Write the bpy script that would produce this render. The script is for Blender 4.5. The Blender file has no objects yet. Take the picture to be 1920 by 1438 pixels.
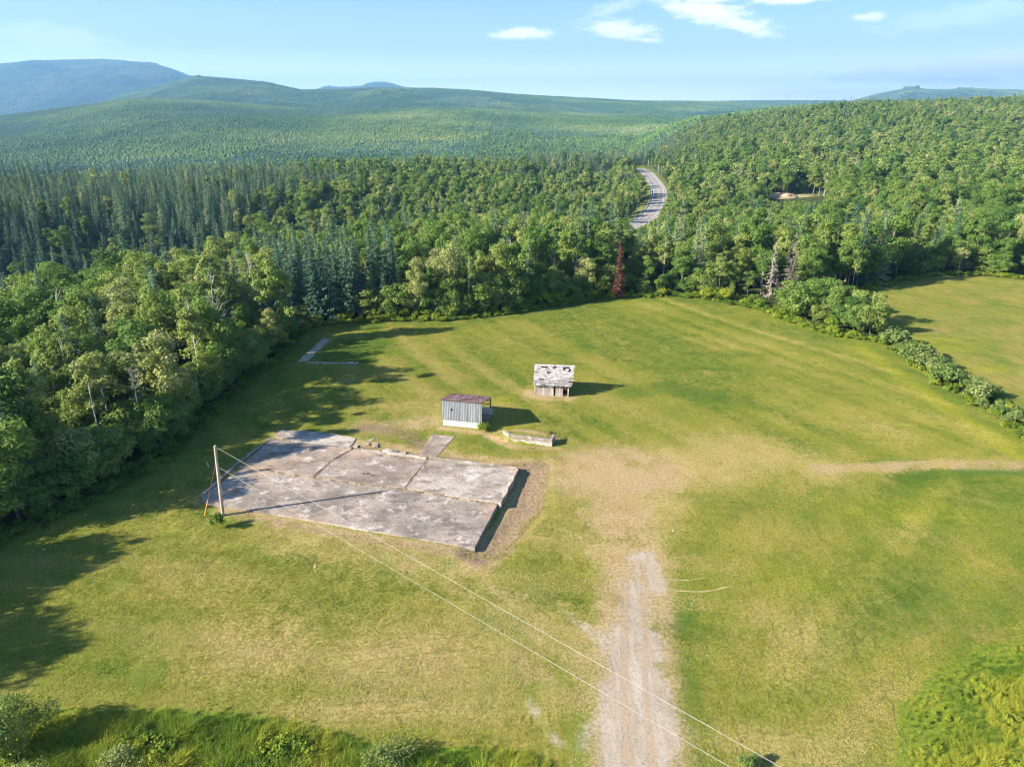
import bpy, bmesh, math, random
import numpy as np
from mathutils import Vector, Matrix

S = bpy.context.scene
COL = S.collection
rng = np.random.default_rng(7)
random.seed(7)
R = math.radians

# ------------------------------------------------------------------ camera, sky, sun, exposure
CAM_H = 38.0; PITCH = R(21.2); FPX = 1300.0
cam = bpy.data.cameras.new('camera'); co = bpy.data.objects.new('camera', cam); COL.objects.link(co)
cam.sensor_width = 36; cam.lens = FPX / 1920 * 36; cam.clip_start = 0.5; cam.clip_end = 60000
co.location = (0, 0, CAM_H); co.rotation_euler = (math.pi / 2 - PITCH, 0, 0)
S.camera = co

SKY_STR = 0.052; HAZE = 1.2e-4
SUN_EL = R(25.5); SUN_AZ = R(17.0)
SUNV = Vector((-math.cos(SUN_AZ) * math.cos(SUN_EL), -math.sin(SUN_AZ) * math.cos(SUN_EL), math.sin(SUN_EL)))
sl = bpy.data.lights.new('sun', 'SUN'); so = bpy.data.objects.new('sun', sl); COL.objects.link(so)
sl.energy = 5.0; sl.angle = R(0.6); sl.color = (1.0, 0.90, 0.74)
so.rotation_euler = SUNV.to_track_quat('Z', 'Y').to_euler(); so.location = (-60, -20, 80)

world = bpy.data.worlds.new('World'); S.world = world; world.use_nodes = True
wt = world.node_tree; wt.nodes.clear()

class NT:
    """terse node-tree writer"""
    def __init__(s, t): s.t = t
    def n(s, ty, **kw):
        o = s.t.nodes.new(ty)
        for k, v in kw.items(): setattr(o, k, v)
        return o
    def put(s, sock, v):
        if hasattr(v, 'is_linked') or isinstance(v, bpy.types.NodeSocket): s.t.links.new(v, sock)
        elif isinstance(v, (tuple, list)) and len(v) == 3 and sock.type == 'RGBA': sock.default_value = (*v, 1)
        else: sock.default_value = v
    def math(s, op, a, b=0.0, c=None, clamp=False):
        o = s.n('ShaderNodeMath', operation=op, use_clamp=clamp); s.put(o.inputs[0], a); s.put(o.inputs[1], b)
        if c is not None: s.put(o.inputs[2], c)
        return o.outputs[0]
    def mix(s, f, a, b, bt='MIX'):
        o = s.n('ShaderNodeMix', data_type='RGBA', blend_type=bt); s.put(o.inputs[0], f); s.put(o.inputs[6], a); s.put(o.inputs[7], b)
        return o.outputs[2]
    def noise(s, vec, sc, det=3, rough=.55, dist=0.0):
        o = s.n('ShaderNodeTexNoise'); s.put(o.inputs['Vector'], vec); s.put(o.inputs['Scale'], sc); s.put(o.inputs['Detail'], det)
        s.put(o.inputs['Roughness'], rough); s.put(o.inputs['Distortion'], dist); return o.outputs[0]
    def ss(s, v, a, b, lo=0.0, hi=1.0):
        o = s.n('ShaderNodeMapRange', interpolation_type='SMOOTHSTEP'); s.put(o.inputs[0], v); s.put(o.inputs[1], a); s.put(o.inputs[2], b)
        s.put(o.inputs[3], lo); s.put(o.inputs[4], hi); return o.outputs[0]
    def mapv(s, v, loc=(0, 0, 0), rot=(0, 0, 0), sc=(1, 1, 1)):
        o = s.n('ShaderNodeMapping'); s.put(o.inputs[0], v); o.inputs[1].default_value = loc; o.inputs[2].default_value = rot; o.inputs[3].default_value = sc
        return o.outputs[0]

def px_dir(px, py):
    u = (px - 960) / FPX; v = (py - 719) / FPX
    return Vector((u, math.cos(PITCH) - v * math.sin(PITCH), -math.sin(PITCH) - v * math.cos(PITCH)))

def build_world():
    k = NT(wt)
    sky = k.n('ShaderNodeTexSky', sky_type='NISHITA'); sky.sun_disc = False
    sky.sun_elevation = SUN_EL; sky.sun_rotation = math.atan2(SUNV.x, SUNV.y) % (2 * math.pi)
    sky.altitude = 400; sky.air_density = 1.0; sky.dust_density = 0.6; sky.ozone_density = 1.6
    tc = k.n('ShaderNodeTexCoord').outputs['Generated']
    sep = k.n('ShaderNodeSeparateXYZ'); k.put(sep.inputs[0], tc)
    x, y, z = sep.outputs
    # thin cirrus over the whole dome, on a flat cloud layer
    zc = k.math('MAXIMUM', k.math('ADD', z, .06), .02)
    cv = k.n('ShaderNodeCombineXYZ'); k.put(cv.inputs[0], k.math('DIVIDE', x, zc)); k.put(cv.inputs[1], k.math('DIVIDE', y, zc))
    c1 = k.noise(k.mapv(cv.outputs[0], rot=(0, 0, .5), sc=(.35, 1.1, 1)), .9, 6, .6, .6)
    c2 = k.noise(k.mapv(cv.outputs[0], loc=(3, 8, 0)), .25, 2, .5)
    thin = k.math('MULTIPLY', k.ss(c1, .52, .86), k.ss(c2, .50, .68, 0, .55))
    thin = k.math('MULTIPLY', thin, k.ss(z, .0, .06))
    # the few small bright clouds, each in its own direction of the sky
    az = k.math('ARCTAN2', x, y); el = k.math('ARCSINE', z)
    nv = k.n('ShaderNodeCombineXYZ'); k.put(nv.inputs[0], az); k.put(nv.inputs[1], k.math('MULTIPLY', el, 3.0))
    warp = k.math('SUBTRACT', k.noise(nv.outputs[0], 26, 6, .68, .5), .5)
    cl = None
    for (px, py, wx, wy, tilt, s) in [(985, 64, 92, 11, 0, 1), (1165, 55, 80, 20, .1, .9), (1210, 75, 40, 7, .1, .8), (1330, 26, 120, 22, .22, .95), (1400, 50, 95, 14, .33, 1),
                                      (1490, 0, 80, 9, 0, .9), (1330, 0, 70, 7, 0, .8), (1635, 33, 36, 11, 0, .7), (1150, 14, 60, 14, -.2, .35), (1840, 130, 260, 26, -.03, .85),
                                      (1800, 30, 160, 22, -.1, .25), (90, 75, 120, 30, 0, .3), (1560, 175, 160, 14, 0, .35)]:
        d = px_dir(px, py).normalized(); a0 = math.atan2(d.x, d.y); e0 = math.asin(d.z)
        sx, sy = wx / 1300 * .95, wy / 1300 * .92
        da = k.math('SUBTRACT', az, a0); de = k.math('SUBTRACT', el, e0)
        ct, st = math.cos(tilt), math.sin(tilt)
        ra = k.math('ADD', k.math('MULTIPLY', da, ct), k.math('MULTIPLY', de, -st)); rb = k.math('ADD', k.math('MULTIPLY', da, st), k.math('MULTIPLY', de, ct))
        q = k.math('ADD', k.math('POWER', k.math('DIVIDE', ra, sx), 2), k.math('POWER', k.math('DIVIDE', rb, sy), 2))
        m = k.math('ADD', k.math('SUBTRACT', 1, k.math('SQRT', q)), k.math('MULTIPLY', warp, 2.2))
        m = k.ss(m, -.05, .75, 0, s)
        cl = m if cl is None else k.math('MAXIMUM', cl, m)
    tot = k.math('MAXIMUM', thin, cl)
    hz = k.ss(z, -.01, .20, .95, 0.10)                      # milky band low over the hills
    base = k.mix(1.0, sky.outputs[0], (.36, .70, 1.06), 'MULTIPLY')
    c = k.mix(hz, base, (5.9, 7.2, 7.8)); c = k.mix(k.ss(z, .085, .0), c, (17.0, 18.0, 18.0))
    c = k.mix(tot, c, (8.6, 8.8, 8.9))
    bg = k.n('ShaderNodeBackground'); k.put(bg.inputs[0], c); bg.inputs[1].default_value = SKY_STR
    out = k.n('ShaderNodeOutputWorld'); wt.links.new(bg.outputs[0], out.inputs[0])

build_world()

vs = S.view_settings; vs.view_transform = 'Standard'; vs.look = 'None'; vs.gamma = 1; vs.use_curve_mapping = False
vs.exposure = 1.95
S.cycles.max_bounces = 5; S.cycles.diffuse_bounces = 3; S.cycles.glossy_bounces = 2; S.cycles.transmission_bounces = 3
S.cycles.transparent_max_bounces = 4; S.cycles.volume_bounces = 0; S.cycles.use_denoising = True
try: S.cycles.denoising_prefilter = 'ACCURATE'
except Exception: pass
S.cycles.pixel_filter_type = 'BLACKMAN_HARRIS'; S.cycles.filter_width = 1.15
S.cycles.use_adaptive_sampling = True; S.cycles.adaptive_threshold = 0.02
S.render.use_persistent_data = False

# ------------------------------------------------------------------ helpers
def G(px, py, z=0.0):
    d = px_dir(px, py); t = (z - CAM_H) / d.z
    return Vector((d.x * t, d.y * t, z))
def at_dist(px, py, Y):
    d = px_dir(px, py); t = Y / d.y
    return Vector((d.x * t, Y, CAM_H + d.z * t))
cp, sp = math.cos(PITCH), math.sin(PITCH)
def project(x, y, z):
    dep = y * cp - (z - CAM_H) * sp
    up = y * sp + (z - CAM_H) * cp
    dep = np.where(np.abs(dep) < 1e-3, 1e-3, dep)
    return 960 + FPX * x / dep, 719 - FPX * up / dep, dep

def ssf(t): t = np.clip(t, 0, 1); return t * t * (3 - 2 * t)
def vnoise(x, y, seed=0):
    xi = np.floor(x).astype(np.int64); yi = np.floor(y).astype(np.int64)
    def h(a, b):
        n = (a * 374761393 + b * 668265263 + seed * 974634777) & 0xffffffff
        n = ((n ^ (n >> 13)) * 1274126177) & 0xffffffff
        return ((n ^ (n >> 16)) & 0xffff) / 65535.0
    fx = ssf(x - xi); fy = ssf(y - yi)
    return (h(xi, yi) * (1 - fx) + h(xi + 1, yi) * fx) * (1 - fy) + (h(xi, yi + 1) * (1 - fx) + h(xi + 1, yi + 1) * fx) * fy
def fbm(x, y, o=4, seed=0):
    a = 0; w = .5; t = 0
    for i in range(o): a = a + w * vnoise(x * 2 ** i, y * 2 ** i, seed + i * 17); t += w; w *= .5
    return a / t

def mat(name, rough=.9, spec=.2):
    m = bpy.data.materials.new(name); m.use_nodes = True
    b = m.node_tree.nodes['Principled BSDF']; b.inputs['Roughness'].default_value = rough
    b.inputs['Specular IOR Level'].default_value = spec
    return m, NT(m.node_tree), b

def link(name, me, parent=None, m=None, loc=None):
    o = bpy.data.objects.new(name, me); COL.objects.link(o)
    if parent is not None: o.parent = parent
    if m is not None and me is not None and not me.materials: me.materials.append(m)
    if loc is not None: o.location = loc
    return o
def empty(name, loc=(0, 0, 0), rz=0.0, sc=1.0):
    o = bpy.data.objects.new(name, None); COL.objects.link(o); o.location = loc; o.rotation_euler = (0, 0, rz); o.scale = (sc, sc, sc)
    o.empty_display_size = .3
    return o
def tag(o, label=None, cat=None, group=None, kind=None):
    if label: o['label'] = label
    if cat: o['category'] = cat
    if group: o['group'] = group
    if kind: o['kind'] = kind
    return o

def np_mesh(name, v, faces, smooth=False, attrs=None, mats=None, matidx=None):
    """faces: (n,k) array, or list of such arrays"""
    if not isinstance(faces, list): faces = [faces]
    me = bpy.data.meshes.new(name); v = np.asarray(v, np.float32)
    me.vertices.add(len(v)); me.vertices.foreach_set('co', v.ravel())
    loops = np.concatenate([f.ravel() for f in faces]).astype(np.int32)
    cnt = np.concatenate([np.full(len(f), f.shape[1], np.int32) for f in faces])
    me.loops.add(len(loops)); me.loops.foreach_set('vertex_index', loops)
    me.polygons.add(len(cnt)); me.polygons.foreach_set('loop_start', np.concatenate([[0], np.cumsum(cnt)[:-1]]).astype(np.int32))
    if matidx is not None: me.polygons.foreach_set('material_index', matidx.astype(np.int32))
    me.update(calc_edges=True)
    me.polygons.foreach_set('use_smooth', np.full(len(cnt), smooth))
    for k, a in (attrs or {}).items():
        a = np.asarray(a, np.float32)
        if a.ndim == 1: at = me.attributes.new(k, 'FLOAT', 'POINT'); at.data.foreach_set('value', a)
        elif a.shape[1] == 3: at = me.attributes.new(k, 'FLOAT_VECTOR', 'POINT'); at.data.foreach_set('vector', a.ravel())
        else: at = me.attributes.new(k, 'FLOAT_COLOR', 'POINT'); at.data.foreach_set('color', a.ravel())
    for m in mats or []: me.materials.append(m)
    return me

def box_mesh(name, sx, sy, sz, bev=0.0, m=None, taper=0.0, jit=0.0):
    bm = bmesh.new(); bmesh.ops.create_cube(bm, size=1)
    for v in bm.verts:
        v.co = Vector((v.co.x * sx, v.co.y * sy, (v.co.z + .5) * sz))
        if jit: v.co += Vector([random.uniform(-jit, jit) for _ in range(3)])
    if bev: bmesh.ops.bevel(bm, geom=bm.edges[:], offset=bev, segments=1, affect='EDGES')
    me = bpy.data.meshes.new(name); bm.to_mesh(me); bm.free()
    if m: me.materials.append(m)
    return me

def tube(path, radii, n=7, base=0):
    """arrays for a tapered tube along path"""
    P = [Vector(p) for p in path]; V = []; F = []
    for i, p in enumerate(P):
        d = (P[min(i + 1, len(P) - 1)] - P[max(i - 1, 0)]).normalized()
        a = d.orthogonal().normalized(); b = d.cross(a)
        for j in range(n):
            t = 2 * math.pi * j / n; V.append(p + (a * math.cos(t) + b * math.sin(t)) * radii[i])
    for i in range(len(P) - 1):
        for j in range(n):
            F.append((base + i * n + j, base + i * n + (j + 1) % n, base + (i + 1) * n + (j + 1) % n, base + (i + 1) * n + j))
    return [tuple(v) for v in V], F
def tubes_mesh(name, lst, n=6, m=None, smooth=True):
    V = []; F = []
    for path, rad in lst:
        v, f = tube(path, rad, n, len(V)); V += v; F += f
    me = np_mesh(name, np.array(V), np.array(F, np.int32), smooth, mats=[m] if m else None)
    return me

def pl_dist(x, y, pts):
    """distance to a polyline, and arclength parameter"""
    best = np.full(x.shape, 1e9); s = np.zeros(x.shape); acc = 0
    for a, b in zip(pts[:-1], pts[1:]):
        dx, dy = b[0] - a[0], b[1] - a[1]; L = math.hypot(dx, dy) + 1e-9
        t = np.clip(((x - a[0]) * dx + (y - a[1]) * dy) / L ** 2, 0, 1)
        d = np.hypot(x - a[0] - t * dx, y - a[1] - t * dy)
        m = d < best; best = np.where(m, d, best); s = np.where(m, acc + t * L, s); acc += L
    return best, s
def inside(x, y, poly):
    r = np.zeros(x.shape, bool); n = len(poly)
    for i in range(n):
        x1, y1 = poly[i][:2]; x2, y2 = poly[(i + 1) % n][:2]
        if y1 == y2: continue
        c = ((y1 > y) != (y2 > y)) & (x < (x2 - x1) * (y - y1) / (y2 - y1) + x1)
        r ^= c
    return r
def sdist(x, y, poly):
    """signed distance to a polygon, positive inside"""
    d, _ = pl_dist(x, y, list(poly) + [poly[0]])
    return np.where(inside(x, y, poly), d, -d)
def gp(lst): return [tuple(G(a, b))[:2] for a, b in lst]

# ------------------------------------------------------------------ plan of the place (metres)
LEFT_EDGE = [(-46, -30), (-52, 20), (-50, 48)] + gp([(0, 1010), (120, 960), (230, 905), (330, 845), (400, 772), (445, 728), (500, 690), (550, 645), (575, 612)])
BACK_EDGE = gp([(575, 612), (640, 603), (740, 600), (850, 600), (950, 589), (1050, 573), (1130, 560), (1250, 555), (1330, 562), (1420, 580), (1490, 606), (1560, 630), (1655, 642)])
HEDGE = gp([(1655, 640), (1700, 672), (1760, 708), (1830, 756), (1920, 812)]) + [(66, 60), (70, 20)]
FIELD = LEFT_EDGE + BACK_EDGE[1:] + HEDGE[1:] + [(70, -30)]
RFIELD = gp([(1665, 632), (1640, 600), (1600, 560), (1640, 541), (1690, 527), (1760, 517), (1830, 515), (1920, 524)]) + [(190, 160), (210, 40), (76, 20)] + gp([(1960, 805), (1850, 737), (1770, 690), (1712, 655)])
CLUSTER = gp([(1330, 560), (1420, 580), (1490, 606), (1560, 630), (1655, 642), (1668, 632), (1642, 600), (1602, 556)])
ROAD_C = [tuple(at_dist(*q)[:2]) for q in [(1120, 452, 295), (1160, 434, 312), (1197, 420, 335), (1222, 399, 375), (1234, 375, 425), (1233, 353, 475), (1219, 333, 535), (1211, 324, 575), (1196, 317, 640)]]
RAVINE = [(-190, 40), (-165, 120), (-150, 190), (-110, 260), (-55, 320), (10, 380)]
PIT = (at_dist(1498, 371, 400)[0], 400.0)

# silhouettes of the far ridges: image column -> row, at a given distance
def prof(cols, rows, D, back, front, treeh=0.0):
    us = np.array([at_dist(c, r, D)[0] / D for c, r in zip(cols, rows)]); hs = np.array([at_dist(c, r, D)[2] for c, r in zip(cols, rows)]) - treeh
    return us, hs, D, back, front
LAYERS = [
    prof([-700, -300, 0, 75, 190, 240, 300, 365, 425, 500, 565, 640, 700, 820, 880, 960, 1080, 1200, 1330, 1430, 1540, 1700, 1920, 2600],
         [260, 252, 235, 215, 192, 178, 163, 146, 149, 156, 170, 169, 167, 168, 171, 178, 184, 190, 192, 196, 199, 205, 208, 205], 5200, 1800, 3600, 8),
    prof([-700, -300, 0, 75, 190, 260, 330, 420, 500, 600, 700, 800, 900, 1000, 1100, 1200, 1300, 1500, 1920, 2600],
         [236, 230, 218, 209, 194, 186, 187, 192, 199, 207, 205, 201, 204, 212, 216, 214, 218, 230, 240, 240], 3000, 1300, 2100, 8),
    prof([-700, -200, 0, 60, 120, 200, 285, 330, 365, 430, 560, 700, 900, 1200, 1920, 2600], [150, 132, 124, 116, 114, 114, 120, 134, 147, 158, 180, 195, 205, 205, 205, 190], 8800, 3000, 3600, 8),
    prof([300, 500, 585, 612, 650, 680, 692, 708, 725, 745, 775, 850, 1000, 1920], [220, 190, 171, 163, 164, 162, 157, 155, 156, 161, 168, 178, 195, 210], 10500, 1500, 2000, 8),
    prof([1100, 1250, 1340, 1430, 1520, 1600, 1640, 1685, 1710, 1735, 1775, 1810, 1860, 1920, 2100, 2500], [215, 197, 191, 190, 190, 190, 179, 170, 165, 169, 170, 167, 169, 172, 178, 200], 7600, 2500, 2600, 8),
]
def T(x, y):
    x = np.asarray(x, float); y = np.asarray(y, float)
    dr, s = pl_dist(x, y, RAVINE)
    z = -25 * np.exp(-(dr / 60) ** 2) * ssf((y + 20) / 120) * (1 - ssf((s - 230) / 170))
    # low ground round the road, behind the field
    z = z - 11 * np.exp(-((x - 60) / 70) ** 2) * ssf((y - 170) / 90) * (1 - ssf((y - 430) / 250))
    z = z - 5 * ssf((y - 170) / 140) * (1 - ssf((x - 60) / 160))
    # wooded hill on the right
    hill = 46 * ssf((x - 70 - .05 * y) / 420) * ssf((y - 330) / 760) * (1 - ssf((y - 1250) / 900))
    hill = hill * (1 + .16 * (fbm(x / 170, y / 170, 3, 5) - .5))
    z = z + hill
    z = z + 3.0 * (fbm(x / 90, y / 90, 3, 9) - .5) * ssf((y - 190) / 120) + 3.0 * (fbm(x / 90, y / 90, 3, 9) - .5) * ssf((-60 - x) / 40)
    z = z - 16 * ssf((y - 640) / 400) * (1 - ssf((x - 120) / 250)) + 26 * (fbm(x / 420, y / 420, 3, 3) - .45) * ssf((y - 700) / 900) * (1 - .7 * ssf((x - 120) / 250) * (1 - ssf((y - 1300) / 600)))
    yy = np.maximum(y, 50); u = x / yy
    z = z - 48 * ssf((y - 425 - np.clip(u + .42, 0, .62) * 420) / 260) * (1 - ssf((u - .12) / .12)) * (1 - ssf((y - 1500) / 600))
    for us, hs, D, back, front in LAYERS:
        h = np.interp(u, us, hs) * (1 + .045 * (fbm(x / 420 + D, y / 2600, 3, 61) - .5))
        t = np.where(y < D, ssf((y - (D - front)) / front), 1 - ssf((y - D) / (back * 2.2)))
        rel = ((fbm(x / 700, y / 700, 4, 21) - .5) * .50 + (.5 - np.abs(fbm(x / 420, y / 420, 3, 33) - .5) * 4) * .10) * t * (1 - t) * 4
        zz = h * t + rel * h - 55 * (1 - t)
        z = np.maximum(z, np.where(t > 0.0, zz, -1e3))
    # road bench
    d, s = pl_dist(x, y, ROAD_C)
    k = 1 - ssf((d - 6) / 16)
    z = z * (1 - k) + ROADZ(s) * k
    # pit clearing
    dp = np.hypot((x - PIT[0]) / 1.8, y - PIT[1])
    k = 1 - ssf((dp - 8) / 14); z = z * (1 - k) + PITZ * k
    return z
def ROADZ(s):
    return np.interp(s, ROADS, ROADH)
_rz = [(1120, 452, 295), (1160, 434, 312), (1197, 420, 335), (1222, 399, 375), (1234, 375, 425), (1233, 353, 475), (1219, 333, 535), (1211, 324, 575), (1196, 317, 640)]
ROADH = [at_dist(*q)[2] for q in _rz]
ROADS = [0.0]
for a, b in zip(ROAD_C[:-1], ROAD_C[1:]): ROADS.append(ROADS[-1] + math.hypot(b[0] - a[0], b[1] - a[1]))
PITZ = at_dist(1498, 371, 400)[2]

SLAB_Z = 0.10
SLAB_FL, SLAB_FR, SLAB_MR, SLAB_BR = [Vector((*G(a, b, SLAB_Z)[:2], 0)) for a, b in ((382, 944), (891, 1028), (934, 948), (970, 881))]
DIP = [tuple(q) for q in ((SLAB_FR.x - .3, SLAB_FR.y - .6), (SLAB_FR.x + 2.0, SLAB_FR.y - .3), (SLAB_MR.x + 3.6, SLAB_MR.y + .5), (SLAB_BR.x + 2.6, SLAB_BR.y + 1.2), (SLAB_BR.x - .6, SLAB_BR.y + .6), (SLAB_MR.x - .6, SLAB_MR.y))]
def Tn(x, y):
    """terrain with the near relief"""
    z = T(x, y)
    near = (1 - ssf((y - 200) / 60))
    z = z + near * (.16 * (fbm(x / 9, y / 9, 3, 51) - .5) + .07 * (fbm(x / 1.6, y / 1.6, 3, 57) - .5))
    sd = sdist(x, y, DIP); z = z - .44 * ssf((sd + 2.0) / 3.1)
    # built-up soil behind the block wall, mound round the cabin
    c = WALL_C; dd = np.hypot((x - c[0]) / 3.8, (y - c[1] - 1.7) / 1.9)
    z = z + .62 * (1 - ssf((dd - .55) / .75)) * ssf((y - (c[1] - .25 - (x - c[0]) * .29) - .0) / .35)
    dd = np.hypot((x - 5.8) / 5.2, (y - 95) / 4.2); z = z + .0 * dd
    dd = np.hypot(x + 33, y - 59); z = z + .18 * np.exp(-(dd / 1.2) ** 2)
    return z
WALL_C = ((G(941.5, 824.5) + G(1035.5, 836.6)) / 2)[:2]
def Tn1(x, y): return float(Tn(np.array([float(x)]), np.array([float(y)]))[0])

# ------------------------------------------------------------------ ground sheet
def axis(lo, hi, step, far_lo, far_hi, grow, mx):
    a = list(np.arange(lo, hi + 1e-6, step)); s = step
    while a[-1] < far_hi: s = min(s * grow, mx); a.append(a[-1] + s)
    b = []; s = step; c = lo
    while c > far_lo: s = min(s * grow, mx); c -= s; b.append(c)
    return np.array(b[::-1] + a)
gx = axis(-58, 70, .42, -11500, 11500, 1.055, 110)
gy = axis(22, 150, .45, -600, 15500, 1.055, 110)
X, Y = np.meshgrid(gx, gy); X = X.ravel(); Y = Y.ravel()
Z = Tn(X, Y)
nx, ny = len(gx), len(gy)
ii = (np.arange(ny - 1)[:, None] * nx + np.arange(nx - 1)[None, :]).ravel()
gf = np.stack([ii, ii + 1, ii + nx + 1, ii + nx], 1)

sdf = np.full(X.shape, -500.0); nearm = (np.abs(X) < 300) & (Y < 300)
sdf[nearm] = np.maximum(sdist(X[nearm], Y[nearm], FIELD), sdist(X[nearm], Y[nearm], RFIELD))
field = ssf((sdf + 1.5) / 3)
def stroke(pts, w, soft=1.0):
    out = np.zeros(X.shape); d, _ = pl_dist(X[nearm], Y[nearm], pts); out[nearm] = 1 - ssf((d - w / 2 + soft / 2) / soft); return out
def blob(px, py, rx, ry, rot=0, pw=1.0):
    c = G(px, py); dx, dy = X - c.x, Y - c.y; a, b = dx * math.cos(rot) + dy * math.sin(rot), -dx * math.sin(rot) + dy * math.cos(rot)
    return np.exp(-(((a / rx) ** 2 + (b / ry) ** 2)) ** pw)
def poly(pts, soft=1.5):
    out = np.zeros(X.shape); out[nearm] = ssf((sdist(X[nearm], Y[nearm], pts) + soft / 2) / soft); return out
mx = np.maximum
DRIVE = gp([(1195, 1050), (1190, 1100), (1192, 1200), (1192, 1300), (1202, 1438)]) + [(8.2, 15), (9.5, -10)]
gravel = mx.reduce([stroke(DRIVE[:3], 2.4, 3.6) * .58, stroke(DRIVE[1:3], 2.8, 2.8) * .8, stroke(DRIVE[2:4], 4.2, 2.2), stroke(DRIVE[3:], 5.2, 2.0), stroke(DRIVE[:2], 1.0, 2.0) * .5, stroke(gp([(1215, 1042), (1225, 1075), (1235, 1105)]), 1.5, 1.2),
                    stroke(gp([(985, 1285), (1000, 1330), (1035, 1380), (1060, 1410), (1075, 1450)]), .8, 1.7) * .80 * np.clip(1.5 * fbm(X / 1.3, Y / 1.3, 3, 203), .3, 1), stroke(gp([(1060, 1150), (1090, 1170), (1130, 1200), (1150, 1240)]), 1.6, 1.8) * .6,
                    stroke(gp([(1090, 1395), (1130, 1340), (1140, 1438)]), 1.6, 2.0) * .6, blob(1205, 1045, 1.6, 1.0) * .9])
bare = mx.reduce([blob(1150, 885, 9.5, 7.0, 0, 1.6), blob(1165, 970, 4.5, 7, 0, 1.5) * .8, stroke(DRIVE, 7.0, 3.5) * .75, stroke(gp([(960, 1230), (1060, 1300), (1130, 1330)]), 2.5, 4) * .6, blob(1190, 850, 2.6, 2.2) * 1.0, stroke(gp([(1180, 1040), (1160, 960), (1120, 900), (1040, 880)]), 3.5, 3.5) * .8, stroke(gp([(1120, 1060), (1090, 960)]), 2, 3) * .55,
                  stroke(gp([(1540, 878), (1640, 876), (1750, 870), (1920, 872), (2200, 880)]), 2.6, 2.6) * .85, blob(1640, 876, 4, 1.3) * .9,
                  stroke(gp([(375, 935), (480, 850), (540, 815)]), 2.2, 2.2) * .45, stroke(gp([(420, 955), (560, 985), (700, 1010), (895, 1040)]), 2.2, 2.4) * .8,
                  stroke(gp([(900, 1050), (960, 980), (1000, 900), (985, 872)]), 3.6, 2.6), stroke(gp([(690, 800), (760, 800), (800, 790)]), 5.0, 4) * .75, stroke(gp([(660, 830), (800, 850), (960, 870)]), 2.6, 2.2) * .9,
                  stroke(gp([(826, 803), (905, 812), (960, 838), (1045, 842)]), 1.3, 1.4) * .9, blob(1037, 745, 4.2, 1.6, -.1, 2) * .95, blob(990, 738, 1.4, 2.4) * .8, stroke(gp([(942, 810), (1045, 825)]), 1.2, 1.2) * .8,
                  blob(650, 712, 3, 1.5) * .5, stroke(gp([(560, 990), (800, 1050), (1000, 1150), (1100, 1260)]), 4, 4) * .38, blob(1100, 1240, 4, 5) * .5, blob(400, 972, 1.0, .8) * .8,
                  blob(1330, 727, .7, 1.2) * .5] + [stroke(gp(p_), .55, .9) * w_ for p_, w_ in [([(1180, 1060), (1172, 960), (1130, 880), (1060, 852)], .75), ([(1158, 1062), (1146, 965), (1105, 893), (1040, 868)], .75), ([(1196, 1050), (1196, 960), (1180, 880), (1175, 810)], .6), ([(1140, 1070), (1110, 985), (1060, 920), (1000, 900)], .6),
   ([(1215, 1040), (1262, 960), (1340, 900), (1460, 874)], .6), ([(1200, 1035), (1235, 950), (1310, 888), (1440, 862)], .55), ([(1140, 1290), (1060, 1190), (980, 1130), (880, 1080), (760, 1040)], .6), ([(1128, 1330), (1040, 1220), (950, 1155), (850, 1105), (720, 1050)], .6)]])
dry = mx.reduce([blob(1250, 880, 12, 7) * .85, stroke(gp([(1170, 1030), (1250, 880), (1400, 840), (1540, 872)]), 9, 9) * .7, blob(760, 1220, 12, 5) * .75, blob(500, 1210, 9, 5) * .7, blob(700, 1330, 9, 1.8) * .7, blob(420, 1080, 10, 4) * .4, blob(880, 1330, 5, 2) * .6,
                 blob(1500, 1200, 7, 5, .7) * .55, blob(780, 760, 10, 3) * .55, blob(1480, 1400, 8, 3) * .6, blob(1000, 590, 16, 4) * .25, blob(1450, 640, 22, 3) * .3, blob(1700, 1000, 10, 3) * .3,
                 stroke(gp([(540, 1010), (900, 1090), (1100, 1200)]), 8, 8) * .5, blob(880, 940, 8, 4) * .0, stroke(gp([(560, 680), (700, 690), (830, 745)]), 5, 5) * .35, blob(1060, 1000, 6, 6) * .5])
lush = mx.reduce([poly(gp([(600, 678), (632, 632), (725, 634), (735, 640), (690, 680)]), 2.5), stroke(gp([(1180, 735), (1250, 728), (1330, 742)]), 6, 5) * .8, stroke(gp([(1290, 662), (1430, 666)]), 3, 4) * .65, stroke(gp([(1280, 690), (1380, 694)]), 2.5, 3) * .6,
                  stroke(gp([(1262, 1160), (1275, 1280), (1330, 1438)]), 3.2, 2.4) * .7, blob(1020, 1100, 5, 3.4) * .6, blob(1400, 950, 7, 6) * .55, stroke(gp([(1700, 900), (1800, 886), (1920, 880)]), 2.6, 2) * .9,
                  blob(1740, 1130, 8, 5, .4) * .55, blob(600, 1140, 6, 3) * .3, stroke(gp([(905, 830), (850, 822)]), 2, 2) * .6, blob(1040, 790, 6, 2.6) * .4, blob(1600, 820, 12, 4) * .3, blob(1800, 760, 10, 4) * .3,
                  field * ssf((7 - sdf) / 5) * .55])
TALLB = [(-70, 5), (-70, 36)] + gp([(60, 1330), (300, 1328), (450, 1335), (600, 1362), (720, 1398), (850, 1402), (1000, 1412), (1050, 1445)]) + [(6, 5)]
TALLR = gp([(1690, 1470), (1685, 1320), (1780, 1245), (1850, 1215), (1960, 1180)]) + [(60, 45), (62, 20)]
tall = np.maximum(poly(TALLB, 1.5), poly(TALLR, 3))
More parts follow.
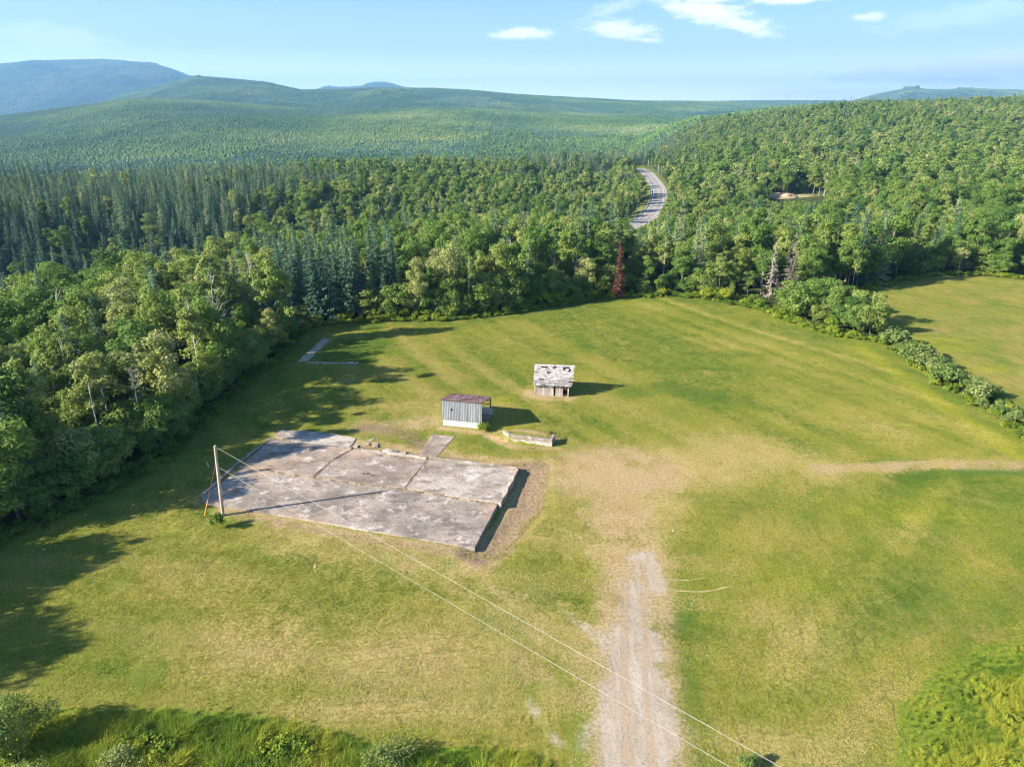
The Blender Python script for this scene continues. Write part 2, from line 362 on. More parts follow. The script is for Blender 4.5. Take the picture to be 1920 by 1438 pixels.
yellow = mx.reduce([stroke(gp([(1420, 585), (1500, 612), (1600, 640), (1700, 715), (1800, 780), (1920, 855)]), 4, 4) * .8, blob(1720, 960, 9, 4) * .6, blob(1720, 645, 14, 8) * .6, blob(1820, 690, 9, 6) * .5, blob(1500, 1090, 6, 3) * .5, blob(960, 690, 20, 6) * .35,
                    blob(1300, 620, 22, 8) * .35, blob(940, 800, 5, 2) * .5, blob(840, 1180, 4, 3) * .4, blob(940, 752, 5, 2) * .6, poly(TALLR, 4)])
cA = np.stack([gravel, bare, dry, np.ones_like(X)], 1); cB = np.stack([lush, yellow, tall, np.ones_like(X)], 1)
pitm = 1 - ssf((np.hypot((X - PIT[0]) / 1.8, Y - PIT[1]) - 7) / 4)
dr_, _ = pl_dist(X, Y, ROAD_C); verge = 1 - ssf((dr_ - 8) / 4)
loam = mx.reduce([stroke([DIP[0], DIP[1], DIP[2], DIP[3], DIP[4]], 2.6, 2.4), stroke(gp([(900, 1050), (925, 1020), (950, 985), (990, 930), (1000, 885)]), 2.4, 2.4) * .9, stroke(gp([(680, 800), (760, 812), (790, 835)]), 3.2, 3.5) * .8, stroke(gp([(660, 838), (800, 856), (900, 868)]), 1.4, 1.6) * .8,
                  stroke(gp([(440, 960), (560, 987), (700, 1012), (895, 1040)]), 1.2, 1.8) * .6, blob(720, 780, 5, 2) * .4, blob(1037, 746, 3.4, 1.0) * .5])
rutm = np.zeros(X.shape); dd_, ss_ = pl_dist(X[nearm], Y[nearm], DRIVE)
_c = np.interp(-Y[nearm], [-q[1] for q in DRIVE], [q[0] for q in DRIVE]); _o = X[nearm] - _c
rutm[nearm] = np.clip(np.exp(-((np.abs(_o + .1) - .8) / .34) ** 2) + .7 * np.exp(-((np.abs(_o - .5) - 1.2) / .25) ** 2), 0, 1) * (Y[nearm] < DRIVE[0][1])
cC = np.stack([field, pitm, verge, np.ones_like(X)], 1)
ground = np_mesh('ground', np.stack([X, Y, Z], 1), gf, True, {'mA': cA, 'mB': cB, 'mC': cC, 'rut': rutm, 'loam': loam})

def ground_mat():
    m, k, b = mat('ground_cover', 1.0, .05)
    pos = k.n('ShaderNodeNewGeometry').outputs['Position']
    def A(nm):
        a = k.n('ShaderNodeAttribute', attribute_name=nm); s = k.n('ShaderNodeSeparateColor'); k.put(s.inputs[0], a.outputs['Color']); return s.outputs
    gr, ba, dr = A('mA'); lu, ye, ta = A('mB'); fi, pit, ve = A('mC'); rt_ = k.n('ShaderNodeAttribute', attribute_name='rut').outputs['Fac']
    n1 = k.noise(pos, .055, 3, .5); n2 = k.noise(pos, .32, 5, .62, .3); n3 = k.noise(pos, 3.4, 6, .8); n4 = k.noise(pos, 14, 4, .8); n5 = k.noise(pos, .13, 6, .68, .8)
    # swaths left by mowing, in two directions
    def swath(rot, sc, loc=(0, 0, 0)):
        v = k.mapv(pos, loc, (0, 0, rot), (sc, sc * .06, 1)); return k.noise(v, 1.5, 4, .66, .3)
    sA = swath(R(28), 1.25); sB = swath(R(-62), 1.0, (5, 2, 0)); sC = swath(R(2), 1.1)
    sep = k.n('ShaderNodeSeparateXYZ'); k.put(sep.inputs[0], pos)
    wB = k.ss(k.math('ADD', sep.outputs[1], k.math('MULTIPLY', k.math('SUBTRACT', n1, .5), 60)), 45, 75); wC = k.ss(k.math('ADD', sep.outputs[0], k.math('MULTIPLY', k.math('SUBTRACT', n1, .5), 40)), 22, 2)
    st = k.mix(wB, sB, sA); st = k.mix(k.math('MULTIPLY', wC, .8), st, sC)
    green = (.155, .185, .026); olive = (.265, .240, .046); yel = (.33, .32, .022); lushc = (.070, .135, .020); tan = (.42, .30, .145); soil = (.37, .26, .17); grav = (.48, .40, .33); dark = (.035, .06, .012)
    f = k.ss(k.math('ADD', k.math('MULTIPLY', n1, .7), k.math('MULTIPLY', n2, .5)), .42, .78)
    c = k.mix(f, green, olive)
    sw = k.ss(k.noise(pos, .045, 3, .6), .42, .62, .25, 1.0)
    c = k.mix(k.math('MULTIPLY', k.math('MULTIPLY', k.ss(st, .47, .66), .42), sw), c, tan)
    c = k.mix(k.math('MULTIPLY', k.math('MULTIPLY', k.ss(st, .47, .32), .55), sw), c, lushc)
    c = k.mix(k.ss(n5, .50, .66, 0, .65), c, (.34, .25, .075)); c = k.mix(k.ss(n5, .48, .34, 0, .6), c, (.085, .16, .018))
    nn = k.math('MULTIPLY', k.math('SUBTRACT', n2, .5), 1.5)
    def lay(c, msk, col, lo=.25, hi=.75, amt=1.0, nz=None):
        v = k.math('ADD', msk, k.math('MULTIPLY', k.math('SUBTRACT', nz if nz is not None else n2, .5), k.math('MULTIPLY', k.ss(msk, .0, .25), 1.1)))
        return k.mix(k.math('MULTIPLY', k.ss(v, lo, hi), amt), c, col)
    n23_ = k.math('ADD', k.math('MULTIPLY', n2, .5), k.math('MULTIPLY', n3, .5))
    c = lay(c, ye, yel, .2, .9, .75)
    c = lay(c, lu, lushc, .2, .9, .8)
    c = lay(c, dr, (.44, .33, .14), .12, .85, .85, n23_)
    n23 = k.math('ADD', k.math('MULTIPLY', n2, .5), k.math('MULTIPLY', n3, .5))
    c = lay(c, ba, k.mix(k.ss(n3, .35, .65), soil, tan), .2, .8, .9, n23)
    c = lay(c, ta, (.17, .225, .025), .3, .6, 1)
    loam_ = k.n('ShaderNodeAttribute', attribute_name='loam').outputs['Fac']
    c = lay(c, loam_, k.mix(k.ss(n3, .4, .62), (.17, .115, .08), (.29, .205, .145)), .25, .8, .9, n23)
    vr = k.n('ShaderNodeTexVoronoi'); k.put(vr.inputs['Vector'], pos); vr.inputs['Scale'].default_value = 5.5
    rut = k.noise(k.mapv(pos, (0, 0, 0), (0, 0, R(3)), (2.4, .12, 1)), 1, 4, .6, .2)
    gc = k.mix(k.ss(n4, .45, 1.0), k.mix(k.ss(n2, .38, .62), (.37, .315, .26), (.43, .375, .315)), (.52, .475, .42)); gc = k.mix(k.ss(rut, .36, .6, .6, 0), gc, (.33, .245, .175))
    rutv = k.ss(k.math('ADD', rt_, k.math('MULTIPLY', k.math('SUBTRACT', n3, .5), .7)), .35, .75)
    gc = k.mix(k.math('MULTIPLY', rutv, .75), gc, (.36, .265, .19))
    c = lay(c, k.math('MULTIPLY', gr, k.ss(k.noise(pos, .5, 5, .7, .5), .2, .55, .62, 1.0)), gc, .22, .8, .96, n23)
    # blades, clods, thatch
    soft = k.math('SUBTRACT', 1, k.math('MULTIPLY', k.math('MAXIMUM', gr, k.math('MULTIPLY', ba, .5)), .6))
    c = k.mix(k.math('MULTIPLY', soft, k.ss(n3, .60, .36, 0, .55)), c, dark, 'MIX')
    c = k.mix(k.math('MULTIPLY', soft, k.ss(n4, .56, .34, 0, .45)), c, k.mix(.5, c, (.05, .06, .015)))
    c = k.mix(k.ss(n4, .54, .72, 0, .45), c, k.mix(.5, c, (.48, .44, .16)))
    # woodland floor beyond the fields
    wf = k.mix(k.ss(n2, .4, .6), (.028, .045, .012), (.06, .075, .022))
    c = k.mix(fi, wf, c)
    c = k.mix(k.math('MULTIPLY', ve, .9), c, (.16, .19, .05)); c = k.mix(pit, c, k.mix(k.ss(n2, .4, .6), (.42, .33, .22), (.22, .24, .08)))
    k.put(b.inputs['Base Color'], c)
    h = k.math('ADD', k.math('MULTIPLY', n3, .075), k.math('MULTIPLY', n4, .04)); h = k.math('ADD', h, k.math('MULTIPLY', st, .05))
    bp = k.n('ShaderNodeBump'); bp.inputs['Strength'].default_value = .9; bp.inputs['Distance'].default_value = 1.0; k.put(bp.inputs['Height'], h)
    k.put(b.inputs['Normal'], bp.outputs[0])
    return m
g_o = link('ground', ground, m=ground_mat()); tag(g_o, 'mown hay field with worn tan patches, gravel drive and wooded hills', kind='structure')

# ------------------------------------------------------------------ plain materials
def simple(name, col, col2=None, sc=3.0, rough=.85, bump=0.0, bsc=8, stretch=(1, 1, 1), metal=0.0, obj=True, detail=4, lo=.35, hi=.65, spec=.2):
    m, k, b = mat(name, rough, spec)
    co_ = k.n('ShaderNodeTexCoord').outputs['Object'] if obj else k.n('ShaderNodeNewGeometry').outputs['Position']
    v = k.mapv(co_, sc=stretch)
    c = col if col2 is None else k.mix(k.ss(k.noise(v, sc, detail, .65), lo, hi), col, col2)
    k.put(b.inputs['Base Color'], c if col2 is not None else (*col, 1)); b.inputs['Metallic'].default_value = metal
    if bump:
        bp = k.n('ShaderNodeBump'); bp.inputs['Strength'].default_value = bump; bp.inputs['Distance'].default_value = .05
        k.put(bp.inputs['Height'], k.noise(v, bsc, 4, .7)); k.put(b.inputs['Normal'], bp.outputs[0])
    return m

def concrete_mat(name, light, dark_, stain, seed):
    m, k, b = mat(name, .92, .15)
    pos = k.n('ShaderNodeNewGeometry').outputs['Position']; p = k.mapv(pos, (seed * 7.3, seed * 3.1, 0))
    a = k.noise(p, .16, 5, .65); s = k.noise(k.mapv(p, rot=(0, 0, R(-14)), sc=(.7, 1.3, 1)), .42, 8, .74); f = k.noise(p, 5, 6, .8); d = k.noise(k.mapv(p, (9, 4, 0)), .95, 8, .78)
    c = k.mix(k.ss(a, .38, .60), dark_, light)
    c = k.mix(k.ss(s, .50, .60, 0, .80), c, stain)
    c = k.mix(k.ss(d, .55, .66, 0, .65), c, (.25, .155, .10))
    c = k.mix(k.ss(k.noise(k.mapv(p, (31, 2, 0)), .5, 8, .72), .53, .64, 0, .65), c, (.60, .54, .50))
    c = k.mix(k.ss(k.noise(k.mapv(p, (5, 17, 0)), 2.0, 8, .8), .56, .64, 0, .7), c, (.10, .08, .065))
    c = k.mix(k.ss(f, .56, .38, 0, .5), c, (.14, .115, .10)); c = k.mix(k.ss(f, .54, .68, 0, .4), c, (.60, .54, .48))
    br = k.noise(p, .09, 3, .5); c = k.mix(k.ss(br, .52, .64, 0, .5), c, (.40, .28, .20))
    k.put(b.inputs['Base Color'], c)
    bp = k.n('ShaderNodeBump'); bp.inputs['Strength'].default_value = .7; bp.inputs['Distance'].default_value = .06; k.put(bp.inputs['Height'], k.math('ADD', f, d)); k.put(b.inputs['Normal'], bp.outputs[0])
    return m
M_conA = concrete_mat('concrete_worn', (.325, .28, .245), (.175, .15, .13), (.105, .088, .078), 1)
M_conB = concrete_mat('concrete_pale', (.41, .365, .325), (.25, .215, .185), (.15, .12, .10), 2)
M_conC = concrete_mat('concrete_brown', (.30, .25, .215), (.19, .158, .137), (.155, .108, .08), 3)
M_curb = concrete_mat('concrete_curb', (.42, .38, .34), (.24, .21, .18), (.14, .12, .10), 4)
M_white = simple('white_masonry', (.60, .58, .56), (.42, .385, .36), 2.2, .9, .3, 10, lo=.5, hi=.75)
M_siding = simple('galvanised_siding', (.30, .325, .375), (.44, .46, .50), 1.0, .45, .05, 4, (3, 3, .25), .55, spec=.5)
M_dark = simple('dark_timber', (.07, .055, .045), (.13, .10, .08), 3, .9)  # dark brown timber for framing, inner wall, fascia and rail posts
M_wood = simple('grey_timber', (.40, .355, .32), (.22, .185, .16), 1.0, .9, .4, 8, (7, 7, .7))
M_wood2 = simple('grey_timber_pale', (.55, .50, .46), (.30, .26, .23), 1.0, .9, .4, 8, (7, 7, .7))
M_shg = simple('weathered_shingle', (.40, .38, .38), (.20, .185, .19), 2.2, .9, .4, 9, (1, 3, 1), obj=False)
M_shg2 = simple('weathered_shingle_dark', (.25, .235, .23), (.14, .13, .125), 2.2, .9, .4, 9, (1, 3, 1), obj=False)
M_orange = simple('fresh_timber', (.42, .16, .05), (.25, .09, .03), 3, .8)
M_pole = simple('pole_timber', (.50, .43, .37), (.34, .27, .23), 1.0, .85, .4, 9, (8, 8, .5))
M_wire = simple('pale_cable', (.38, .36, .33), (.3, .28, .26), 3, .5)
M_wired = simple('dark_cable', (.22, .12, .08), (.15, .09, .07), 3, .6)
M_yellow = simple('yellow_guard', (.85, .45, .05), (.75, .38, .05), 3, .5)
M_rock = simple('pale_stone', (.48, .41, .36), (.26, .215, .185), 1.5, .95, .6, 5, obj=False)
M_asph = simple('asphalt', (.20, .195, .21), (.27, .26, .27), .4, .9, obj=False)
M_lineW = simple('road_paint_white', (.8, .8, .78), (.65, .65, .63), 1, .7); M_lineY = simple('road_paint_yellow', (.75, .45, .08), (.65, .4, .08), 1, .7)
M_galv = simple('guardrail_steel', (.5, .5, .5), (.38, .38, .38), 1, .4, metal=.6)
M_soil = simple('red_soil', (.31, .20, .13), (.42, .33, .23), .8, 1, .6, 2, obj=False)
def rust_mat():
    m, k, b = mat('rusty_roofing', .7, .3)
    p = k.n('ShaderNodeTexCoord').outputs['Object']
    s = k.noise(k.mapv(p, sc=(3.2, .22, 1)), 1, 4, .6); n = k.noise(p, 2.5, 5, .7)
    c = k.mix(k.ss(s, .40, .60), (.23, .055, .045), (.46, .33, .30)); c = k.mix(k.ss(n, .52, .7, 0, .7), c, (.30, .10, .06))
    k.put(b.inputs['Base Color'], c); b.inputs['Metallic'].default_value = .2; return m
M_rust = rust_mat()

# ------------------------------------------------------------------ concrete foundation
def prism(name, pts, z0, z1, m, parent=None, jag=None, seed=0, rough_top=.012):
    """slab of polygon plan with slightly broken edges"""
    r = random.Random(seed); P = []
    n = len(pts)
    for i in range(n):
        a = Vector((*pts[i][:2], 0)); b_ = Vector((*pts[(i + 1) % n][:2], 0)); L = (b_ - a).length; k = max(1, int(L / .9))
        nrm = Vector((b_.y - a.y, a.x - b_.x, 0)).normalized()
        for j in range(k):
            q = a.lerp(b_, j / k)
            if j: q = q - nrm * r.uniform(0, jag if jag else .02)
            P.append(q)
    bm = bmesh.new(); top = [bm.verts.new((q.x, q.y, z1 + r.uniform(-rough_top, rough_top) * 0)) for q in P]; bot = [bm.verts.new((q.x, q.y, z0)) for q in P]
    bm.faces.new(top)
    for i in range(len(P)):
        j = (i + 1) % len(P); bm.faces.new((top[i], bot[i], bot[j], top[j]))
    bmesh.ops.recalc_face_normals(bm, faces=bm.faces[:])
    bmesh.ops.bevel(bm, geom=[e for e in bm.edges if e.verts[0] in top and e.verts[1] in top], offset=.03, segments=1, affect='EDGES')
    me = bpy.data.meshes.new(name); bm.to_mesh(me); bm.free()
    return link(name, me, parent, m)
def Gs(a, b): return tuple(G(a, b, SLAB_Z))[:2]
fnd = empty('concrete_foundation', (0, 0, 0)); tag(fnd, 'large cracked grey concrete floor slab of a vanished barn beside the utility pole', 'foundation')
g = .05
def shrink(p, d=.06):
    c = Vector((sum(q[0] for q in p) / len(p), sum(q[1] for q in p) / len(p)))
    return [tuple(Vector(q) + (c - Vector(q)).normalized() * d) for q in p]
P_front = [Gs(*q) for q in ((376, 932), (384, 945), (426, 950), (891, 1028), (933, 948), (759, 919), (587, 897), (453, 876))]
P_b1 = [Gs(*q) for q in ((376, 930), (453, 874), (587, 895), (625, 862), (669, 843), (508, 823), (440, 874))]
P_b1 = [Gs(*q) for q in ((453, 873), (587, 894), (625, 862), (661, 842), (508, 822))]
P_b2 = [Gs(*q) for q in ((589, 894), (758, 916), (802, 862), (720, 851), (663, 842), (627, 862))]
P_b3 = [Gs(*q) for q in ((761, 916), (934, 945), (968, 882), (805, 862))]
P_tri = [Gs(*q) for q in ((376, 931), (451, 875), (505, 823), (496, 826), (440, 872))]
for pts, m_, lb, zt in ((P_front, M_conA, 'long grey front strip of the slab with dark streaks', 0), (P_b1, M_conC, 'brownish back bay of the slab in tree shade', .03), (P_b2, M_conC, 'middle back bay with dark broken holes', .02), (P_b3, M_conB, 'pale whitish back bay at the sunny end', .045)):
    o = prism('concrete_panel', shrink(pts, .05), -1.2, SLAB_Z + zt, m_, fnd, .05, seed=len(pts)); o['label'] = lb
# far broken slab
P_far = [Gs(*q) for q in ((514, 818), (524, 806), (600, 809), (668, 821), (655, 838), (590, 834))]
o = prism('concrete_panel', shrink(P_far, .05), -.6, SLAB_Z - .03, M_conB, fnd, .3, seed=9); o['label'] = 'crumbled whitish strip behind the back bays'
# kerb walls round the back bays, joint ridges
def ribbon_box(name, pts, w, z0, z1, m, parent, seed=0, jag=.06):
    r = random.Random(seed); V = []; F = []
    P = []
    for a, b_ in zip(pts[:-1], pts[1:]):
        a = Vector(a[:2]); b_ = Vector(b_[:2]); n = max(1, int((b_ - a).length / .6))
        for j in range(n): P.append(a.lerp(b_, j / n))
    P.append(Vector(pts[-1][:2]))
    for i, q in enumerate(P):
        d = (P[min(i + 1, len(P) - 1)] - P[max(i - 1, 0)]).normalized(); nr = Vector((-d.y, d.x)); h = z1 - r.uniform(0, jag)
        l = q + nr * (w / 2 + r.uniform(-jag, jag) * .6); rr = q - nr * (w / 2 + r.uniform(-jag, jag) * .6)
        V += [(l.x, l.y, z0), (l.x, l.y, h), (rr.x, rr.y, h - r.uniform(0, jag) * .5), (rr.x, rr.y, z0)]
    for i in range(len(P) - 1):
        b0 = i * 4
        for j in range(3): F.append((b0 + j, b0 + j + 1, b0 + j + 5, b0 + j + 4))
    k = (len(P) - 1) * 4; F += [(0, 1, 2, 3)[::-1], (k, k + 1, k + 2, k + 3)]
    me = np_mesh(name, np.array(V), np.array(F, np.int32)); return link(name, me, parent, m)
ribbon_box('kerb', [Gs(805, 859), Gs(880, 868), Gs(969, 879)], .42, -.5, SLAB_Z + .17, M_curb, fnd, 3, .09)
ribbon_box('kerb', [Gs(970, 881), Gs(953, 912), Gs(936, 946)], .38, -1.1, SLAB_Z + .22, M_curb, fnd, 4, .12)
ribbon_box('kerb', [Gs(668, 842), Gs(735, 850), Gs(800, 859)], .34, -.4, SLAB_Z + .12, M_curb, fnd, 5, .10)
ribbon_box('kerb', [Gs(378, 929), Gs(445, 868), Gs(508, 821)], .22, -.4, SLAB_Z + .10, M_curb, fnd, 6, .10)
M_joint = simple('joint_dirt', (.11, .08, .06), (.34, .27, .2), 2.5, 1, .5, 6, obj=False)
for i, (a, b_) in enumerate([((450, 875), (588, 896)), ((588, 896), (760, 918)), ((760, 918), (932, 946)), ((589, 895), (626, 862)), ((760, 917), (803, 862)), ((626, 862), (662, 842))]):
    ribbon_box('joint', [Gs(*a), Gs((a[0] + b_[0]) / 2 + 1, (a[1] + b_[1]) / 2), Gs(*b_)], .22 if i < 5 else .1, -.05, SLAB_Z + (.075 if i < 5 else .05), M_joint, fnd, 10 + i, .06)
# debris lying on the slab
M_blot = simple('black_grit', (.05, .035, .025), (.13, .09, .06), 4, 1, .6, 9, obj=False)
for i, (px, py, n, sp_) in enumerate([(688, 890, 9, .45), (700, 893, 6, .5), (785, 895, 8, .8), (795, 903, 5, .4), (712, 856, 4, .4), (552, 874, 4, .3), (508, 876, 4, .3), (930, 935, 7, .6)]):
    V = []; F = []
    c = G(px, py, 0)
    for j in range(n * 9):
        a = random.uniform(0, 6.28); r_ = random.gauss(0, sp_ * .5); x0, y0 = c.x + r_ * math.cos(a) * 1.6, c.y + r_ * math.sin(a) * .7; s = random.uniform(.04, .12); h = random.uniform(.0, .04)
        b0 = len(V); k = 5
        for t in range(k): V.append((x0 + s * math.cos(t * 6.28 / k + j) * random.uniform(.7, 1.5), y0 + s * math.sin(t * 6.28 / k + j) * random.uniform(.7, 1.2), SLAB_Z + .01))
        V.append((x0, y0, SLAB_Z + .03 + h)); F += [(b0 + t, b0 + (t + 1) % k, b0 + k) for t in range(k)]
    o = link('debris', np_mesh('debris', np.array(V), np.array(F, np.int32)), None, M_blot); tag(o, 'dark gritty debris strewn on the concrete floor slab', kind='stuff')
# broken chunks behind the slab
rub = 0
for (px, py, s) in [(640, 836, 1.0), (655, 842, .8), (668, 838, .9), (690, 832, .9), (698, 824, .7), (705, 836, 1.0), (712, 845, .9), (728, 846, 1.1), (740, 848, .8), (752, 852, 1.0), (765, 855, .7)]:
    p = G(px, py); me = box_mesh('concrete_chunk', s * random.uniform(.8, 1.3), s * random.uniform(.4, .7), .15 * s, .03, M_curb if rub % 2 else M_conB, jit=.09 * s)
    o = link('concrete_chunk', me, None, loc=(p.x, p.y, Tn1(p.x, p.y) - .03)); o.rotation_euler = (random.uniform(-.12, .12), random.uniform(-.12, .12), random.uniform(0, 3))
    tag(o, 'broken grey concrete chunk in the rubble behind the foundation, %s from left' % ['first', 'second', 'third', 'fourth', 'fifth', 'sixth', 'seventh', 'eighth', 'ninth', 'tenth', 'eleventh'][rub], 'rubble', 'broken concrete chunks behind the foundation'); rub += 1
# small separate slab
o = prism('small_slab', [tuple(G(*q, .06))[:2] for q in ((810, 814), (853, 818), (820, 855), (786, 853))], -.5, .06, M_conC, None, .06, seed=31)
tag(o, 'small brownish concrete pad between the barn floor slab and the metal shed', 'slab')

# stone footing strip in the far-left corner of the field
foot = empty('stone_footing'); tag(foot, 'L-shaped strip of pale stones round the lush patch at the far field corner', 'footing')
r = random.Random(5)
def stones(a, b_, w, n, s0):
    V = []; F = []; A = G(*a); B = G(*b_)
    d = (B - A).normalized(); nr = Vector((-d.y, d.x, 0))
    for j in range(n):
        c = A.lerp(B, r.random()) + nr * r.uniform(-w / 2, w / 2); s = s0 * r.uniform(.5, 1.3); z0 = Tn1(c.x, c.y); k = 6; b0 = len(V)
        for t in range(k): V.append((c.x + s * math.cos(t * 1.047 + j) * r.uniform(.8, 1.2), c.y + s * math.sin(t * 1.047 + j) * r.uniform(.8, 1.2), z0 - .02))
        for t in range(k): V.append((c.x + .7 * s * math.cos(t * 1.047 + j), c.y + .7 * s * math.sin(t * 1.047 + j), z0 + s * r.uniform(.15, .4)))
        for t in range(k): F.append((b0 + t, b0 + (t + 1) % k, b0 + k + (t + 1) % k)); F.append((b0 + t, b0 + k + (t + 1) % k, b0 + k + t))
        for t in range(1, k - 1): F.append((b0 + k, b0 + k + t, b0 + k + t + 1))
    o = link('stones', np_mesh('stones', np.array(V), np.array(F, np.int32)), foot, M_rock); o['kind'] = 'stuff'
stones((612, 633), (567, 676), 1.5, 700, .20); stones((575, 678), (668, 680), .5, 220, .16); stones((650, 679), (670, 680), .8, 80, .2)

# loose gravel on the drive and a few stones
V = []; F = []
dp = np.array(DRIVE)
for j in range(3500):
    t = r.random() ** .8 * 4.0; i = min(int(t), 3); q = dp[i] + (dp[i + 1] - dp[i]) * (t - i); w = 2.9 if r.random() < .75 else 4.2
    x0, y0 = q[0] + r.gauss(0, w * .55), q[1]
    if y0 < 22: continue
    s = .02 + .05 * r.random() ** 4; V += [(x0 - s, y0 - s, 0), (x0 + s, y0 - s * .6, 0), (x0 + s * .5, y0 + s, 0), (x0, y0, s * 1.1)]; b0 = len(V) - 4
    F += [(b0, b0 + 1, b0 + 3), (b0 + 1, b0 + 2, b0 + 3), (b0 + 2, b0, b0 + 3)]
V = np.array(V); V[:, 2] += Tn(V[:, 0], V[:, 1]) + .0
o = link('loose_gravel', np_mesh('loose_gravel', V, np.array(F, np.int32)), None, simple('gravel_stone', (.5, .45, .4), (.36, .31, .27), 3, .9, obj=False)); tag(o, 'pale loose stones scattered over the gravel drive', kind='stuff')

# tyre tracks: thin worn ribbons laid on the field
M_track = simple('worn_track', (.42, .34, .19), (.24, .22, .08), 1.2, 1, obj=False, lo=.4, hi=.6)
M_trackg = simple('pressed_grass', (.13, .14, .032), (.22, .20, .06), 1.2, 1, obj=False, lo=.4, hi=.6)
def track(pxs, w, m, lab):
    P = [G(*q) for q in pxs]; Q = []
    for i in range(len(P) - 1):
        p0, p1, p2, p3 = P[max(i - 1, 0)], P[i], P[i + 1], P[min(i + 2, len(P) - 1)]; n = max(2, int((p2 - p1).length / .25))
        for j in range(n):
            t = j / n; Q.append(.5 * ((2 * p1) + (p2 - p0) * t + (2 * p0 - 5 * p1 + 4 * p2 - p3) * t * t + (3 * p1 - p0 - 3 * p2 + p3) * t ** 3))
    V = []
    for i, q in enumerate(Q):
        d = (Q[min(i + 1, len(Q) - 1)] - Q[max(i - 1, 0)]).normalized(); nr = Vector((-d.y, d.x, 0)); e = min(1, i / 6, (len(Q) - 1 - i) / 6) + .05
        ww = w * e * random.uniform(.55, 1.15); off = nr * random.uniform(-.02, .02)
        for s_ in (1, -1): c = q + nr * ww / 2 * s_ + off; V.append((c.x, c.y, 0))
    V = np.array(V); V[:, 2] = Tn(V[:, 0], V[:, 1]) + .025
    n = len(Q); F = np.array([(2 * i, 2 * i + 1, 2 * i + 3, 2 * i + 2) for i in range(n - 1)], np.int32)
    o = link('tyre_track', np_mesh('tyre_track', V, F), None, m); tag(o, lab, kind='structure')
track([(1236, 1083), (1262, 1087), (1295, 1087), (1332, 1080)], .22, M_track, 'upper curved tan tyre mark beside the head of the drive')
track([(1240, 1104), (1280, 1108), (1325, 1108), (1378, 1097)], .22, M_track, 'lower curved tan tyre mark beside the head of the drive')
track([(1215, 1070), (1240, 1062), (1262, 1050)], .2, M_track, 'short tan tyre mark at the head of the drive')
track([(601, 1040), (591, 1055), (592, 1072), (604, 1088)], .16, M_track, 'thin tan arc in the lawn below the concrete slab')
track([(1300, 1195), (1322, 1240), (1322, 1275)], .10, M_trackg, 'dark wheel rut in the grass east of the drive')
track([(1470, 740), (1484, 770), (1480, 800)], .22, M_trackg, 'dark curved wheel rut in the middle of the field')
track([(785, 1280), (797, 1310), (815, 1332)], .10, M_trackg, 'thin dark rut in the lower lawn')
def ruts():
    V = []; F = []; r = random.Random(77)
    fams = [([(1425, 905), (1430, 1010)], 7, (26, 1.5), 9), ([(1300, 1130), (1400, 1438)], 9, (44, -2), 14), ([(1480, 1190), (1600, 1150), (1900, 1010)], 8, (12, 42), 12), ([(1370, 640), (1500, 760), (1600, 840)], 12, (30, -9), 13),
            ([(300, 1200), (600, 1215), (900, 1190)], 6, (10, 26), 12), ([(1500, 620), (1650, 760), (1760, 850)], 5, (30, -6), 12), ([(900, 640), (1150, 590), (1300, 600)], 6, (6, 11), 16), ([(1700, 560), (1850, 545), (1918, 560)], 6, (4, 13), 14),
            ([(620, 1130), (760, 1160), (900, 1200)], 5, (-30, 26), 10)]
    for fi_, (ln, cnt_, (ox, oy), nseg) in enumerate(fams):
        for q in range(cnt_):
            P = [Vector(G(px + ox * q, py + oy * q)) for px, py in ln]; L = sum((P[i + 1] - P[i]).length for i in range(len(P) - 1)); cum = 0; ph = r.uniform(0, 6)
            def pt(t):
                s_ = t * L
                for i in range(len(P) - 1):
                    l = (P[i + 1] - P[i]).length
                    if s_ <= l or i == len(P) - 2: return P[i].lerp(P[i + 1], s_ / l)
                    s_ -= l
            for sgi in range(nseg * 2):
                if r.random() < .3: continue
                t0 = sgi / (nseg * 2); t1 = t0 + r.uniform(.6, 1.7) / (nseg * 2); n_ = 9; off = r.gauss(0, .07); w = r.uniform(.022, .055)
                for i in range(n_ + 1):
                    t = t0 + (t1 - t0) * i / n_; c = pt(min(t, .999)); d = (pt(min(t + .01, 1)) - pt(max(t - .01, 0))).normalized(); nr = Vector((-d.y, d.x, 0)); e = w * math.sin(math.pi * (i + .3) / (n_ + .6)) * r.uniform(.5, 1.2); c = c + nr * (off + .25 * math.sin(ph + t * 5))
                    for s2 in (1, -1): V.append((c.x + nr.x * e * s2, c.y + nr.y * e * s2, 0))
                    if i: b0 = len(V) - 4; F.append((b0, b0 + 1, b0 + 3, b0 + 2))
    V = np.array(V); V[:, 2] = Tn(V[:, 0], V[:, 1]) + .035
    o = link('mowing_marks', np_mesh('mowing_marks', V, np.array(F, np.int32)), None, M_trackg); tag(o, 'broken dark mowing marks and wheel lines across the fields', kind='stuff')
ruts()

